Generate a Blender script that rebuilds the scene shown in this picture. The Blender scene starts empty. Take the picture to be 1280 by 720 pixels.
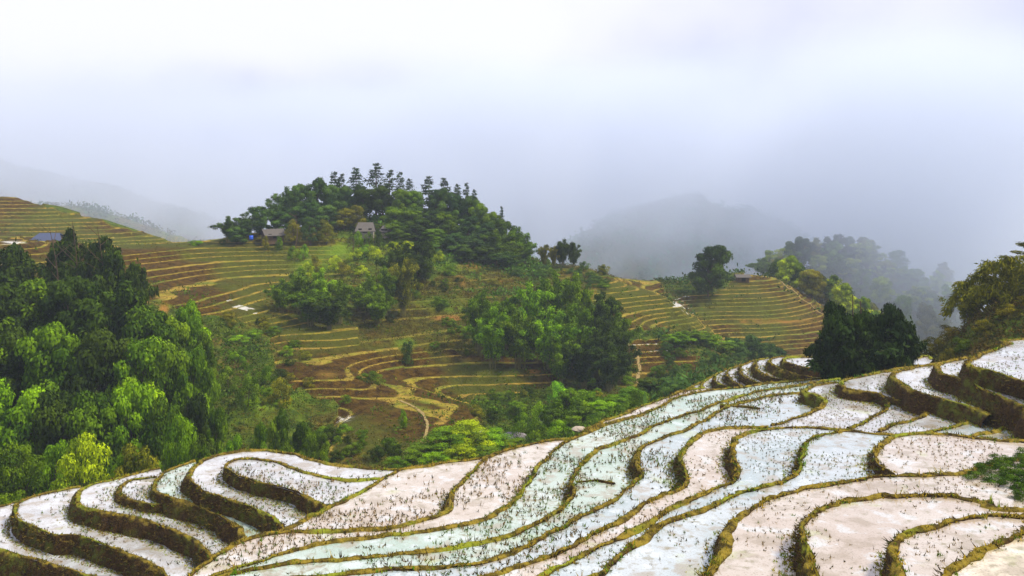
import bpy, math, random
import numpy as np
from mathutils import Vector
from mathutils.geometry import tessellate_polygon

F = 1200.0; CX = 640.0; HY = 200.0          # lens of the camera in photo pixels, its axis and its horizon
scene = bpy.context.scene
col = scene.collection
rng = np.random.default_rng(7)
random.seed(7)
PI = math.pi

def at(px, py, D):                           # a point seen at px,py at depth D
    return ((px-CX)/F*D, D, -(py-HY)/F*D)
def on_level(px, py, z):
    D = F*(-z)/(py-HY)
    return ((px-CX)/F*D, D, z)

# ------------------------------------------------------------------ noise
_lat = np.random.default_rng(3).random((256, 256))
def vnoise(x, y):
    xi = np.floor(x).astype(np.int64); yi = np.floor(y).astype(np.int64)
    fx = x-xi; fy = y-yi
    fx = fx*fx*(3-2*fx); fy = fy*fy*(3-2*fy)
    a = _lat[xi & 255, yi & 255]; b = _lat[(xi+1) & 255, yi & 255]
    c = _lat[xi & 255, (yi+1) & 255]; d = _lat[(xi+1) & 255, (yi+1) & 255]
    return (a*(1-fx)+b*fx)*(1-fy)+(c*(1-fx)+d*fx)*fy
def fbm(x, y, o=4):
    s = 0; a = 1; t = 0
    for i in range(o):
        s = s + a*vnoise(x*2**i+17.3*i, y*2**i+9.1*i); t += a; a *= .5
    return s/t*2-1                            # -1..1
def smooth(e0, e1, x):
    t = np.clip((x-e0)/(e1-e0), 0, 1); return t*t*(3-2*t)
def inpoly(px, py, poly):
    px = np.asarray(px, float); py = np.asarray(py, float)
    ins = np.zeros(px.shape, bool); n = len(poly)
    for i in range(n):
        x1, y1 = poly[i]; x2, y2 = poly[(i+1) % n]
        if y1 == y2: continue
        c = ((y1 > py) != (y2 > py)) & (px < (x2-x1)*(py-y1)/(y2-y1)+x1)
        ins ^= c
    return ins

# ------------------------------------------------------------------ objects
def mesh_obj(name, V, Fc, mat=None, parent=None, smooth_=True, tint=None, link=True):
    me = bpy.data.meshes.new(name)
    V = np.asarray(V, dtype=np.float32)
    if isinstance(Fc, np.ndarray):
        k = Fc.shape[1]; n = Fc.shape[0]
        me.vertices.add(len(V)); me.vertices.foreach_set('co', V.ravel())
        me.loops.add(n*k); me.loops.foreach_set('vertex_index', Fc.astype(np.int32).ravel())
        me.polygons.add(n)
        me.polygons.foreach_set('loop_start', np.arange(0, n*k, k, dtype=np.int32))
        me.polygons.foreach_set('loop_total', np.full(n, k, dtype=np.int32))
        me.update(calc_edges=True)
    else:
        me.from_pydata([tuple(map(float, v)) for v in V], [], Fc); me.update()
    if smooth_: me.polygons.foreach_set('use_smooth', np.ones(len(me.polygons), bool))
    if tint is not None:
        for nm, arr in (tint.items() if isinstance(tint, dict) else (('tint', tint),)):
            arr = np.asarray(arr, dtype=np.float32)
            if arr.ndim == 2:
                a = me.attributes.new(nm, 'FLOAT_COLOR', 'POINT'); a.data.foreach_set('color', arr.ravel())
            else:
                a = me.attributes.new(nm, 'FLOAT', 'POINT'); a.data.foreach_set('value', arr)
    if mat: me.materials.append(mat)
    if not link: return me
    o = bpy.data.objects.new(name, me); col.objects.link(o)
    if parent: o.parent = parent
    return o
def tag(o, label=None, cat=None, group=None, kind=None):
    if label: o['label'] = label
    if cat: o['category'] = cat
    if group: o['group'] = group
    if kind: o['kind'] = kind
    return o
def empty(name, loc, rz=0, s=1):
    o = bpy.data.objects.new(name, None); col.objects.link(o)
    o.location = loc; o.rotation_euler = (0, 0, rz); o.scale = (s, s, s) if not isinstance(s, tuple) else s
    o.empty_display_size = .3
    return o
def copy_tree(o, parent=None):
    c = o.copy(); col.objects.link(c)
    c.parent = parent
    for ch in list(o.children): copy_tree(ch, c)
    return c

# ------------------------------------------------------------------ materials
def new_mat(name):
    m = bpy.data.materials.new(name); m.use_nodes = True
    nt = m.node_tree; nt.nodes.clear()
    out = nt.nodes.new('ShaderNodeOutputMaterial')
    return m, nt, out
class NT:
    def __init__(s, name):
        s.m, s.nt, s.out = new_mat(name)
    def n(s, t, **k):
        nd = s.nt.nodes.new(t)
        for a, b in k.items():
            if a.startswith('i_'): nd.inputs[a[2:].replace('_', ' ')].default_value = b
            else: setattr(nd, a, b)
        return nd
    def l(s, a, b): s.nt.links.new(a, b)
    def noise(s, scale, detail=4, rough=.55, vec=None, out=0):
        nd = s.n('ShaderNodeTexNoise'); nd.inputs['Scale'].default_value = scale
        nd.inputs['Detail'].default_value = detail; nd.inputs['Roughness'].default_value = rough
        if vec is None: vec = s.pos()
        s.l(vec, nd.inputs['Vector']); return nd.outputs[out]
    def pos(s):
        if not hasattr(s, '_p'): s._p = s.n('ShaderNodeNewGeometry')
        return s._p.outputs['Position']
    def nz(s):
        s.pos(); sp = s.n('ShaderNodeSeparateXYZ'); s.l(s._p.outputs['Normal'], sp.inputs[0]); return sp.outputs['Z']
    def ramp(s, fac, a, b):
        nd = s.n('ShaderNodeMapRange'); nd.inputs['From Min'].default_value = a; nd.inputs['From Max'].default_value = b
        nd.interpolation_type = 'SMOOTHSTEP'
        s.l(fac, nd.inputs['Value']); return nd.outputs['Result']
    def mix(s, fac, a, b, mode='MIX'):
        nd = s.n('ShaderNodeMix', data_type='RGBA', blend_type=mode)
        if isinstance(fac, (int, float)): nd.inputs[0].default_value = fac
        else: s.l(fac, nd.inputs[0])
        for i, c in ((6, a), (7, b)):
            if isinstance(c, tuple): nd.inputs[i].default_value = (*c, 1) if len(c) == 3 else c
            else: s.l(c, nd.inputs[i])
        return nd.outputs[2]
    def math(s, op, a, b=0.0):
        nd = s.n('ShaderNodeMath', operation=op)
        for i, c in ((0, a), (1, b)):
            if isinstance(c, (int, float)): nd.inputs[i].default_value = c
            else: s.l(c, nd.inputs[i])
        return nd.outputs[0]
    def attr(s, name, out='Fac'):
        nd = s.n('ShaderNodeAttribute', attribute_name=name); return nd.outputs[out]
    def bsdf(s, colr, rough=.9, spec=.2, bump=None, bstr=.3, bdist=.1):
        b = s.n('ShaderNodeBsdfPrincipled')
        if isinstance(colr, tuple): b.inputs['Base Color'].default_value = (*colr, 1)
        else: s.l(colr, b.inputs['Base Color'])
        if isinstance(rough, (int, float)): b.inputs['Roughness'].default_value = rough
        else: s.l(rough, b.inputs['Roughness'])
        b.inputs['Specular IOR Level'].default_value = spec
        if bump is not None:
            bp = s.n('ShaderNodeBump'); bp.inputs['Strength'].default_value = bstr; bp.inputs['Distance'].default_value = bdist
            s.l(bump, bp.inputs['Height']); s.l(bp.outputs[0], b.inputs['Normal'])
        return b
    def done(s, b):
        s.l(b.outputs[0], s.out.inputs['Surface']); return s.m

def mat_plain(name, c, rough=.8, var=.25, scale=6., bstr=.2):
    k = NT(name); nz = k.noise(scale, 5)
    c2 = tuple(min(1, x*(1+var)) for x in c); c1 = tuple(x*(1-var) for x in c)
    return k.done(k.bsdf(k.mix(nz, c1, c2), rough, .2, nz, bstr, .03))

def mat_bank():
    k = NT('bank_earth_and_grass')
    n1 = k.noise(2.2, 5, .6); n2 = k.noise(9, 4, .6); n3 = k.noise(.35, 2)
    earth = k.mix(k.ramp(n2, .35, .7), (.020, .011, .004), (.075, .042, .010))
    moss = k.mix(k.ramp(n1, .35, .65), (.045, .034, .006), (.22, .165, .020))
    lime = k.mix(n2, (.10, .14, .01), (.26, .28, .02))
    moss = k.mix(k.ramp(n3, .52, .68), moss, lime)
    t = k.ramp(k.math('ADD', k.nz(), k.math('MULTIPLY', k.math('SUBTRACT', n1, .5), .7)), .42, .80)
    earth = k.mix(k.math('MULTIPLY', k.ramp(n3, .45, .6), k.ramp(n1, .4, .65)), earth, (.075, .085, .010))
    c = k.mix(t, earth, moss)
    h = k.math('ADD', n2, n1)
    return k.done(k.bsdf(c, .95, .1, h, .9, .12))

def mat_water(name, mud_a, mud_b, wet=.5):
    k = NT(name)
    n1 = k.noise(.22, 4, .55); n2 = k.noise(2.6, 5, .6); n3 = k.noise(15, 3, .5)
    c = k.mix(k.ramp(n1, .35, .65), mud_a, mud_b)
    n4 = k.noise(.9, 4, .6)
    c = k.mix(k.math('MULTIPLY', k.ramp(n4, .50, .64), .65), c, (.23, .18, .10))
    c = k.mix(k.math('MULTIPLY', k.ramp(n4, .46, .36), .5), c, (.50, .56, .60))  # pale blue patches: sky reflection painted into the water colour
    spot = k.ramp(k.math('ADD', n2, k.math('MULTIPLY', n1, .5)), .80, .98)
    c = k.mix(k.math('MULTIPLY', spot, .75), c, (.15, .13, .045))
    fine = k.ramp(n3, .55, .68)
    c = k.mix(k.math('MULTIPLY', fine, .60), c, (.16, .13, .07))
    # faint lime algae drifting in places
    alg = k.ramp(k.noise(.55, 4, .6), .60, .74)
    c = k.mix(k.math('MULTIPLY', alg, .35), c, (.38, .46, .16))
    rough = k.math('ADD', k.math('MULTIPLY', spot, .4), .05)
    b = k.bsdf(c, rough, .75, k.math('ADD', n2, k.math('MULTIPLY', n3, .4)), .10, .04)
    b.inputs['IOR'].default_value = 1.8
    return k.done(b)

def mat_tintgrass(name, rough=.8, trans=.25):
    k = NT(name)
    nd = k.n('ShaderNodeAttribute', attribute_name='tint')
    b = k.bsdf(nd.outputs['Color'], rough, .04)
    tr = k.n('ShaderNodeBsdfTranslucent'); k.l(nd.outputs['Color'], tr.inputs['Color'])
    mx = k.n('ShaderNodeMixShader'); mx.inputs[0].default_value = trans
    k.l(b.outputs[0], mx.inputs[1]); k.l(tr.outputs[0], mx.inputs[2])
    k.l(mx.outputs[0], k.out.inputs['Surface']); return k.m

def mat_leaf(name='leaves'):
    k = NT(name)
    oi = k.n('ShaderNodeObjectInfo')
    t = k.attr('tint')
    dark = k.mix(1.0, oi.outputs['Color'], (.42, .50, .5), 'MULTIPLY')
    br = k.mix(1.0, oi.outputs['Color'], (2.1, 1.85, 1.0), 'MULTIPLY')
    c = k.mix(t, dark, br)
    b = k.bsdf(c, .8, .06)
    tr = k.n('ShaderNodeBsdfTranslucent'); k.l(c, tr.inputs['Color'])
    mx = k.n('ShaderNodeMixShader'); mx.inputs[0].default_value = .14
    k.l(b.outputs[0], mx.inputs[1]); k.l(tr.outputs[0], mx.inputs[2])
    k.l(mx.outputs[0], k.out.inputs['Surface']); return k.m

def mat_terrain():
    k = NT('hillside_ground')
    n0 = k.noise(.035, 4, .6); n1 = k.noise(.16, 5, .62); n2 = k.noise(.8, 5, .65); n3 = k.noise(3.2, 3, .6)
    green = k.mix(k.ramp(n2, .35, .7), (.024, .045, .004), (.090, .13, .008))
    dry = k.mix(k.ramp(n2, .3, .7), (.035, .028, .005), (.135, .105, .014))
    base = k.mix(k.ramp(k.math('ADD', n1, k.math('MULTIPLY', n0, .6)), .74, .98), green, dry)
    soil = k.mix(n3, (.16, .075, .014), (.30, .16, .035))
    base = k.mix(k.math('MULTIPLY', k.ramp(n1, .60, .70), k.ramp(n2, .48, .62)), base, soil)
    # terraces: flat treads carry grass, steep banks show dark earth
    lip = k.mix(k.ramp(n1, .35, .65), (.31, .21, .034), (.19, .20, .016))
    tread = k.mix(k.ramp(n2, .44, .66), lip, (.12, .085, .016))
    tread = k.mix(k.ramp(n1, .52, .62), tread, k.mix(n3, (.07, .10, .010), (.16, .17, .020)))
    bank = k.mix(k.ramp(n2, .3, .7), (.022, .011, .002), (.085, .050, .005))
    bank = k.mix(k.ramp(n0, .45, .6), bank, k.mix(n2, (.025, .030, .004), (.085, .095, .008)))
    terr = k.mix(k.attr('bank'), tread, bank)
    wet = k.attr('wet')
    c = k.mix(k.attr('terr'), base, terr)
    c = k.mix(k.attr('soil'), c, soil)
    c = k.mix(k.attr('lush'), c, k.mix(n2, (.05, .12, .008), (.17, .26, .012)))
    c = k.mix(wet, c, (.55, .55, .52))
    b = k.bsdf(c, k.math('SUBTRACT', .95, k.math('MULTIPLY', wet, .8)), .06, k.math('ADD', n2, k.math('MULTIPLY', n3, .5)), .8, .5)
    return k.done(b)

M_BANK = mat_bank()
M_GRASS = mat_tintgrass('bank_grass')
M_STUB = mat_tintgrass('rice_straw', .9, .15)
M_LEAF = mat_leaf()
M_TERR = mat_terrain()
M_BARK = mat_plain('bark', (.085, .060, .035), .95, .4, 9, .5)
M_CULM = mat_plain('bamboo_stem', (.16, .15, .045), .7, .4, 4)
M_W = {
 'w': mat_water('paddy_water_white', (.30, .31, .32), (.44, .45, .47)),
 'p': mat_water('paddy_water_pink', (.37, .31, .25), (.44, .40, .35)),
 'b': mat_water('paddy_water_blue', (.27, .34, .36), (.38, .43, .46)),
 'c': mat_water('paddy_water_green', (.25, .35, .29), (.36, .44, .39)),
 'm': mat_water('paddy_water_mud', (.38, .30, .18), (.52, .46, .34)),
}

# ------------------------------------------------------------------ foreground terraces
# (level, look, stubble density, loop): 'c' runs carry a bank, 'h' runs lie buried in the next terrace
TERR = [
 (-22.9,'w',.5,[('c',[(-90,655),(-40,642),(0,633),(22,627)]),('h',[(60,640),(150,690),(240,760)]),('c',[(200,752),(150,735),(110,720),(50,703),(0,689),(-50,682),(-90,684)])]),
 (-21.9,'w',.5,[('c',[(222,760),(208,730),(200,715),(175,700),(138,687),(100,672),(60,667),(35,658),(20,646),(16,637),(24,627),(50,619),(85,611),(100,608)]),('h',[(120,620),(200,665),(262,715),(262,760)])]),
 (-21.0,'w',.6,[('c',[(266,706),(260,694),(248,680),(225,668),(200,657),(162,647),(125,640),(100,633),(93,625),(94,616),(110,608),(140,600),(170,592),(200,586)]),('h',[(215,610),(290,660),(300,690)])]),
 (-20.6,'w',.6,[('c',[(212,629),(196,632),(170,629),(152,621),(149,612),(160,603),(175,599),(196,597)]),('h',[(220,600),(230,640)])]),
 (-20.1,'c',.7,[('c',[(300,682),(300,668),(291,658),(275,648),(250,637),(215,624),(196,615),(192,605),(198,595),(210,588),(228,582),(245,577)]),('h',[(262,590),(330,640),(350,665),(330,680)])]),
 (-19.3,'w',1.,[('c',[(352,660),(340,648),(315,637),(287,627),(262,617),(240,607),(233,596),(243,581),(262,571),(290,566),(315,563),(365,568),(415,580),(465,586),(497,587)]),('h',[(480,605),(430,640),(380,665)])]),
 (-18.6,'w',1.,[('c',[(414,638),(390,626),(365,616),(340,608),(315,601),(291,592),(280,584),(290,576),(315,573),(340,577),(365,585),(390,592),(415,599),(450,601),(475,598)]),('h',[(480,610),(440,640)])]),
 (-18.0,'p',3.,[('c',[(345,668),(377,652),(415,632),(457,612),(477,600),(500,587),(530,583),(560,578),(602,573),(650,562)]),('h',[(660,590),(620,650),(500,680),(400,690),(350,690)])]),
 (-17.4,'p',1.6,[('c',[(130,795),(225,727),(277,690),(300,678),(352,666),(415,665),(450,662),(480,660),(530,649),(553,641),(560,625),(567,612),(575,607),(590,590),(602,577),(620,568),(640,562),(680,552),(717,548),(732,538),(752,527),(780,518),(815,503),(845,492),(862,487),(880,485)]),('h',[(900,495),(840,525),(760,560),(700,600),(660,660),(560,700),(400,730),(260,760),(230,790)])]),
 (-16.8,'c',2.,[('c',[(160,795),(240,735),(277,717),(327,700),(365,687),(415,677),(465,672),(530,664),(592,653),(630,637),(645,622),(655,608),(665,597),(672,582),(697,561),(722,546),(752,532),(780,525),(800,518),(820,511),(847,497),(868,491),(890,488),(922,485),(960,479),(985,477),(1035,472),(1072,467)]),('h',[(1085,480),(980,500),(880,530),(780,570),(740,620),(680,665),(560,705),(400,740),(240,800)])]),
 (-16.2,'c',2.6,[('c',[(200,800),(250,740),(290,718),(340,708),(390,702),(465,696),(530,688),(580,681),(630,671),(667,656),(695,641),(710,628),(718,612),(714,598),(724,581),(740,566),(765,555),(795,545),(820,532),(852,520),(877,512),(902,502),(940,491),(962,486),(990,483),(1020,478),(1050,474)]),('h',[(1060,495),(980,515),(870,545),(800,590),(780,640),(700,690),(560,725),(400,760),(260,810)])]),
 (-15.6,'b',1.6,[('c',[(240,815),(310,740),(400,721),(480,714),(580,706),(620,697),(660,682),(690,667),(720,651),(745,637),(770,622),(795,604),(801,592),(793,577),(797,565),(807,557),(832,547),(852,540),(877,527),(915,507),(950,497),(985,492),(1008,491),(1022,486)]),('h',[(1035,505),(990,530),(880,560),(840,610),(760,670),(640,715),(480,755),(300,830)])]),
 (-15.0,'p',1.0,[('c',[(280,840),(400,750),(520,735),(600,722),(650,708),(690,695),(720,680),(745,667),(770,651),(795,636),(820,622),(845,612),(857,604),(856,590),(849,574),(855,560),(872,543),(890,537),(915,535),(960,534)]),('h',[(1000,545),(940,570),(900,620),(800,680),(680,740),(400,850)])]),
 (-14.4,'b',.9,[('c',[(400,880),(560,750),(640,731),(670,722),(690,711),(720,698),(757,682),(795,660),(832,640),(860,627),(895,612),(918,602),(922,587),(915,570),(915,556),(926,545),(960,537),(1000,535),(1060,538)]),('h',[(1060,570),(1020,600),(920,650),(820,720),(700,780),(500,900)])]),
 (-13.8,'b',.8,[('c',[(560,900),(690,745),(735,722),(750,713),(782,687),(820,662),(857,642),(895,630),(920,617),(957,607),(988,598),(1000,589),(1002,571),(1006,556),(1016,546),(1040,541),(1060,539),(1122,545),(1185,546),(1235,550),(1300,551),(1750,545)]),('h',[(1750,640),(1100,650),(960,690),(900,760),(700,900)])]),
 (-13.4,'p',.8,[('c',[(1750,548),(1300,552),(1240,549),(1180,544),(1140,544),(1110,548),(1097,557),(1093,570),(1098,584),(1115,594)]),('h',[(1150,615),(1300,640),(1750,600)])]),
 (-13.1,'p',.6,[('c',[(700,960),(800,820),(860,755),(880,720),(895,695),(908,672),(917,658),(927,647),(945,632),(970,620),(1007,612),(1060,602),(1100,596),(1135,594),(1172,592),(1205,590),(1240,580),(1300,575),(1750,570)]),('h',[(1750,680),(1100,680),(1050,760),(900,960)])]),
 (-12.2,'p',.5,[('c',[(900,960),(985,790),(1012,735),(1008,695),(1003,675),(1005,658),(1017,643),(1035,632),(1060,625),(1110,621),(1160,620),(1197,621),(1247,630),(1280,637),(1750,650)]),('h',[(1750,760),(1200,760),(1150,850),(1000,960)])]),
 (-11.4,'p',.6,[('c',[(1040,960),(1095,800),(1118,722),(1112,700),(1112,682),(1117,671),(1135,664),(1160,659),(1197,651),(1235,648),(1280,645),(1750,640)]),('h',[(1750,780),(1260,800),(1150,960)])]),
 (-10.7,'m',.25,[('c',[(1110,960),(1155,790),(1184,725),(1190,715),(1205,700),(1230,688),(1255,677),(1280,664),(1340,645),(1750,630)]),('h',[(1750,960)])]),
 # lobe against the skyline
 (-21.4,'w',.6,[('c',[(868,495),(858,489),(866,483),(880,477)]),('h',[(900,485),(890,495)])]),
 (-20.8,'w',.6,[('c',[(892,490),(880,486),(877,480),(882,475),(893,469)]),('h',[(910,478),(905,490)])]),
 (-20.2,'w',.6,[('c',[(913,487),(899,481),(892,474),(896,468),(908,462)]),('h',[(925,470),(925,487)])]),
 (-19.6,'w',.6,[('c',[(930,484),(915,477),(908,468),(912,462),(924,456)]),('h',[(945,465),(945,483)])]),
 (-19.0,'w',.6,[('c',[(954,481),(938,475),(926,466),(926,459),(931,455),(942,451)]),('h',[(965,460),(970,480)])]),
 (-18.4,'w',.6,[('c',[(985,477),(962,472),(947,464),(943,456),(947,451),(960,448)]),('h',[(985,455),(1000,475)])]),
 (-17.8,'w',.6,[('c',[(1020,474),(985,466),(968,459),(962,453),(966,448),(978,446),(1000,446),(1035,448),(1060,452)]),('h',[(1060,474)])]),
 (-17.2,'w',.8,[('c',[(1040,463),(1010,461),(988,456),(979,450),(988,447),(1010,447),(1035,449),(1060,453)]),('h',[(1060,465)])]),
 # spur at the right
 (-16.2,'w',.3,[('c',[(1136,455),(1140,448),(1160,445),(1166,450)]),('h',[(1160,456)])]),
 (-14.4,'w',.8,[('c',[(1125,503),(1110,498),(1095,492),(1075,490),(1056,486),(1048,479),(1060,473),(1085,468),(1112,463),(1135,460)]),('h',[(1150,480),(1130,495)])]),
 (-13.5,'w',.6,[('c',[(1235,520),(1215,512),(1195,505),(1160,495),(1135,486),(1120,478),(1113,471),(1119,465),(1140,460),(1165,456),(1180,452)]),('h',[(1200,470),(1215,495)])]),
 (-12.6,'w',.6,[('c',[(1750,560),(1320,524),(1280,509),(1262,502),(1245,495),(1222,485),(1197,474),(1174,466),(1169,458),(1180,452),(1217,446),(1230,441)]),('h',[(1260,455),(1750,460)])]),
 (-11.7,'w',.8,[('c',[(1750,530),(1340,500),(1310,490),(1280,479),(1247,467),(1222,460),(1209,455),(1213,448),(1247,437),(1262,430),(1300,422),(1750,395)]),('h',[(1750,440)])]),
 # bowl below the spur
 (-14.95,'w',1.,[('c',[(962,532),(985,527),(1015,515),(1030,503),(1018,495),(1004,490),(1018,482),(1045,478)]),('h',[(1100,490),(1140,515),(1100,543),(960,537)])]),
 (-14.65,'w',.9,[('c',[(1060,536),(1075,530),(1090,522),(1105,515),(1112,507),(1115,498)]),('h',[(1200,500),(1180,545),(1060,550)])]),
 (-14.4,'w',.7,[('c',[(1098,540),(1120,531),(1138,526),(1155,519),(1166,512),(1168,500)]),('h',[(1230,500),(1220,550),(1100,552)])]),
 (-14.15,'b',.5,[('c',[(1150,544),(1175,538),(1197,532),(1212,524),(1222,515),(1225,500)]),('h',[(1300,500),(1300,555),(1150,555)])]),
 (-13.95,'b',.8,[('c',[(1205,548),(1235,541),(1255,535),(1272,525),(1285,515)]),('h',[(1750,500),(1750,560),(1210,560)])]),
]
def catmull(P, step):
    P = [np.array(p, float) for p in P]
    if len(P) < 3: 
        P = [P[0], (P[0]+P[1])/2, P[1]]
    Q = [2*P[0]-P[1]]+P+[2*P[-1]-P[-2]]
    out = []
    for i in range(1, len(Q)-2):
        p0, p1, p2, p3 = Q[i-1:i+3]
        n = max(2, int(np.linalg.norm(p2-p1)/step))
        for t in np.arange(n)/n:
            out.append(.5*((2*p1)+(-p0+p2)*t+(2*p0-5*p1+4*p2-p3)*t*t+(-p0+3*p1-3*p2+p3)*t**3))
    out.append(P[-1]); return np.array(out)
def resample(P, step):
    d = np.r_[0, np.cumsum(np.linalg.norm(np.diff(P, axis=0), axis=1))]
    n = max(3, int(d[-1]/step)); s = np.linspace(0, d[-1], n)
    return np.stack([np.interp(s, d, P[:, j]) for j in range(P.shape[1])], 1)
def area2(P): 
    x, y = P[:, 0], P[:, 1]; return np.sum(x*np.roll(y, -1)-np.roll(x, -1)*y)

PADS = []      # (z, polygon xy, look, density)
CRESTS = []    # (z, polyline xy, outward normals)
for z, look, dens, loop in TERR:
    poly = []; crests = []
    for kind, pts in loop:
        if kind == 'c':
            pp = catmull([on_level(a, b, z)[:2] for a, b in pts], .5)
            wob = fbm(pp[:, 0]*.45+z, pp[:, 1]*.45, 2)*.22+fbm(pp[:, 0]*2+z, pp[:, 1]*2, 2)*.10
            pp = resample(pp, .16)
            wob = fbm(pp[:, 0]*.5+z, pp[:, 1]*.5, 2)*.20+fbm(pp[:, 0]*1.9+z, pp[:, 1]*1.9, 2)*.10
            tt = np.gradient(pp, axis=0); tt /= np.linalg.norm(tt, axis=1)[:, None]+1e-9
            pp = pp+np.stack([tt[:, 1], -tt[:, 0]], 1)*wob[:, None]
            crests.append((len(poly), pp)); poly += [tuple(q) for q in pp]
        else:
            poly += [on_level(a, b, z)[:2] for a, b in pts]
    P = np.array(poly); sgn = 1 if area2(P) > 0 else -1
    for st, pp in crests:
        t = np.gradient(pp, axis=0)
        for _ in range(3):
            t[1:-1] = (t[:-2]+2*t[1:-1]+t[2:])/4
        t /= np.linalg.norm(t, axis=1)[:, None]+1e-9
        nrm = np.stack([t[:, 1], -t[:, 0]], 1)*sgn
        CRESTS.append((z, pp, nrm))
    PADS.append((z, P, look, dens))

def hide(x, y, z):
    """true where a higher terrace covers this point"""
    c = np.zeros(np.shape(x), bool)
    for z2, P2, _, _ in PADS:
        if z2 > z+.01: c |= inpoly(x, y, P2)
    return c

def pad_level(x, y, z):
    lv = np.full(np.shape(x), -99.)
    for z2, P2, _, _ in PADS:
        if z2 < z-.01: lv = np.where(inpoly(x, y, P2), np.maximum(lv, z2), lv)
    return lv
def build_pad(z, P, look):
    step = 4 if len(P) > 60 else 1
    Q = [Vector((p[0], p[1], 0)) for p in P]
    tris = tessellate_polygon([Q])
    V = [(p[0], p[1], z) for p in P]
    # the sheet faces up whichever way it was drawn
    fs = []
    for a, b, c in tris:
        cr = (Q[b]-Q[a]).cross(Q[c]-Q[a]).z
        fs.append((a, b, c) if cr > 0 else (a, c, b))
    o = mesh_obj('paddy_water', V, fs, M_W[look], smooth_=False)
    tag(o, kind='structure')
PROFILE = [(-.25,-.06),(-.21,.03),(-.15,.08),(-.07,.10),(0.,.08),(.06,.0),(.18,-.30),(.30,-.75),(.45,-1.3),(.68,-2.3)]
def build_bank(z, pp, nrm):
    n = len(pp); k = len(PROFILE)
    V = np.zeros((n, k, 3))
    taper = np.ones(n)
    for j, (o, h) in enumerate(PROFILE):
        nz1 = fbm(pp[:, 0]*1.3+j*3.1, pp[:, 1]*1.3+z, 3)
        nz2 = fbm(pp[:, 0]*4+j*7.7, pp[:, 1]*4+z, 2)
        wid = .90+.75*fbm(pp[:, 0]*.4, pp[:, 1]*.25+z, 2)
        oo = o*wid+(.15*nz1+.07*nz2)*(1 if j > 4 else .5)
        V[:, j, :2] = pp+nrm*oo[:, None]
        V[:, j, 2] = z+h*(1+.0*nz1)+(.07*nz1+.04*nz2)*(1 if 0 < j < 8 else .3)
    idx = np.arange(n*k).reshape(n, k)
    Q = np.stack([idx[:-1, :-1], idx[:-1, 1:], idx[1:, 1:], idx[1:, :-1]], -1).reshape(-1, 4)
    # orientation: up-facing crest
    e1 = V[1, 3]-V[0, 3]; e2 = V[0, 4]-V[0, 3]
    if np.cross(e2, e1)[2] < 0: Q = Q[:, ::-1]
    o = mesh_obj('terrace_bank', V.reshape(-1, 3), np.ascontiguousarray(Q), M_BANK)
    tag(o, kind='structure')
for z, P, look, dens in PADS: build_pad(z, P, look)
# the low cross bund inside one strip
for z, pts in [(-16.2, [(722,604),(745,602),(768,606)]), (-15.6, [(900,507),(925,509),(950,512)])]:
    pp = resample(catmull([on_level(a, b, z)[:2] for a, b in pts], .5), .16)
    t = np.gradient(pp, axis=0); t /= np.linalg.norm(t, axis=1)[:, None]
    CRESTS.append((z, pp, np.stack([t[:, 1], -t[:, 0]], 1)))
for c in CRESTS: build_bank(*c)

# ------------------------------------------------------------------ valley and hills
def tps_fit(C, Z, reg=1e-4):
    d = np.linalg.norm(C[:, None]-C[None], axis=2)
    K = np.where(d > 0, d*d*np.log(d+1e-12), 0)+np.eye(len(C))*reg
    Pm = np.c_[np.ones(len(C)), C]
    A = np.block([[K, Pm], [Pm.T, np.zeros((3, 3))]])
    return np.linalg.solve(A, np.r_[Z, 0, 0, 0])
CTRL = []
def cp(px, D, z=None, py=None):
    if z is None: z = -(py-HY)/F*D
    CTRL.append(((px-CX)/F*D, D, z))
# under the terraces
for z, pp, nrm in CRESTS:
    for q in pp[::max(1, int(len(pp)/max(2, len(pp)*.16/9)))]: CTRL.append((q[0], q[1], z-2.6))
for a in [(-300,55,-27),(-100,66,-28.5),(0,70,-30),(100,72,-31),(250,74,-32),(400,74,-31),(500,70,-28),(600,72,-27),(700,74,-25),(780,78,-25),(850,86,-27),(900,98,-27),
          (980,98,-24.5),(1060,96,-24),(1120,92,-22.5),
          (1150,80,-17.5),(1200,80,-14.8),(1240,82,-12.6),(1280,84,-11.0),(1400,86,-6),(1200,100,-21),(1280,104,-17),(1400,104,-12),(1280,125,-30),(1400,130,-25),
          # left wooded slope
          (-300,90,-26),(-300,130,-17),(-100,75,-32),(-100,100,-28),(-100,130,-22),(-100,150,-18.5),
          (50,84,-34),(50,100,-31.5),(50,115,-27.5),(60,130,-24),(60,145,-19.5),
          (160,85,-35.5),(160,100,-33),(160,120,-28.5),(160,135,-25),(250,88,-36),(250,105,-34),(260,125,-31),(350,92,-36),(340,110,-34)]: cp(a[0], a[1], a[2])
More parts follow.
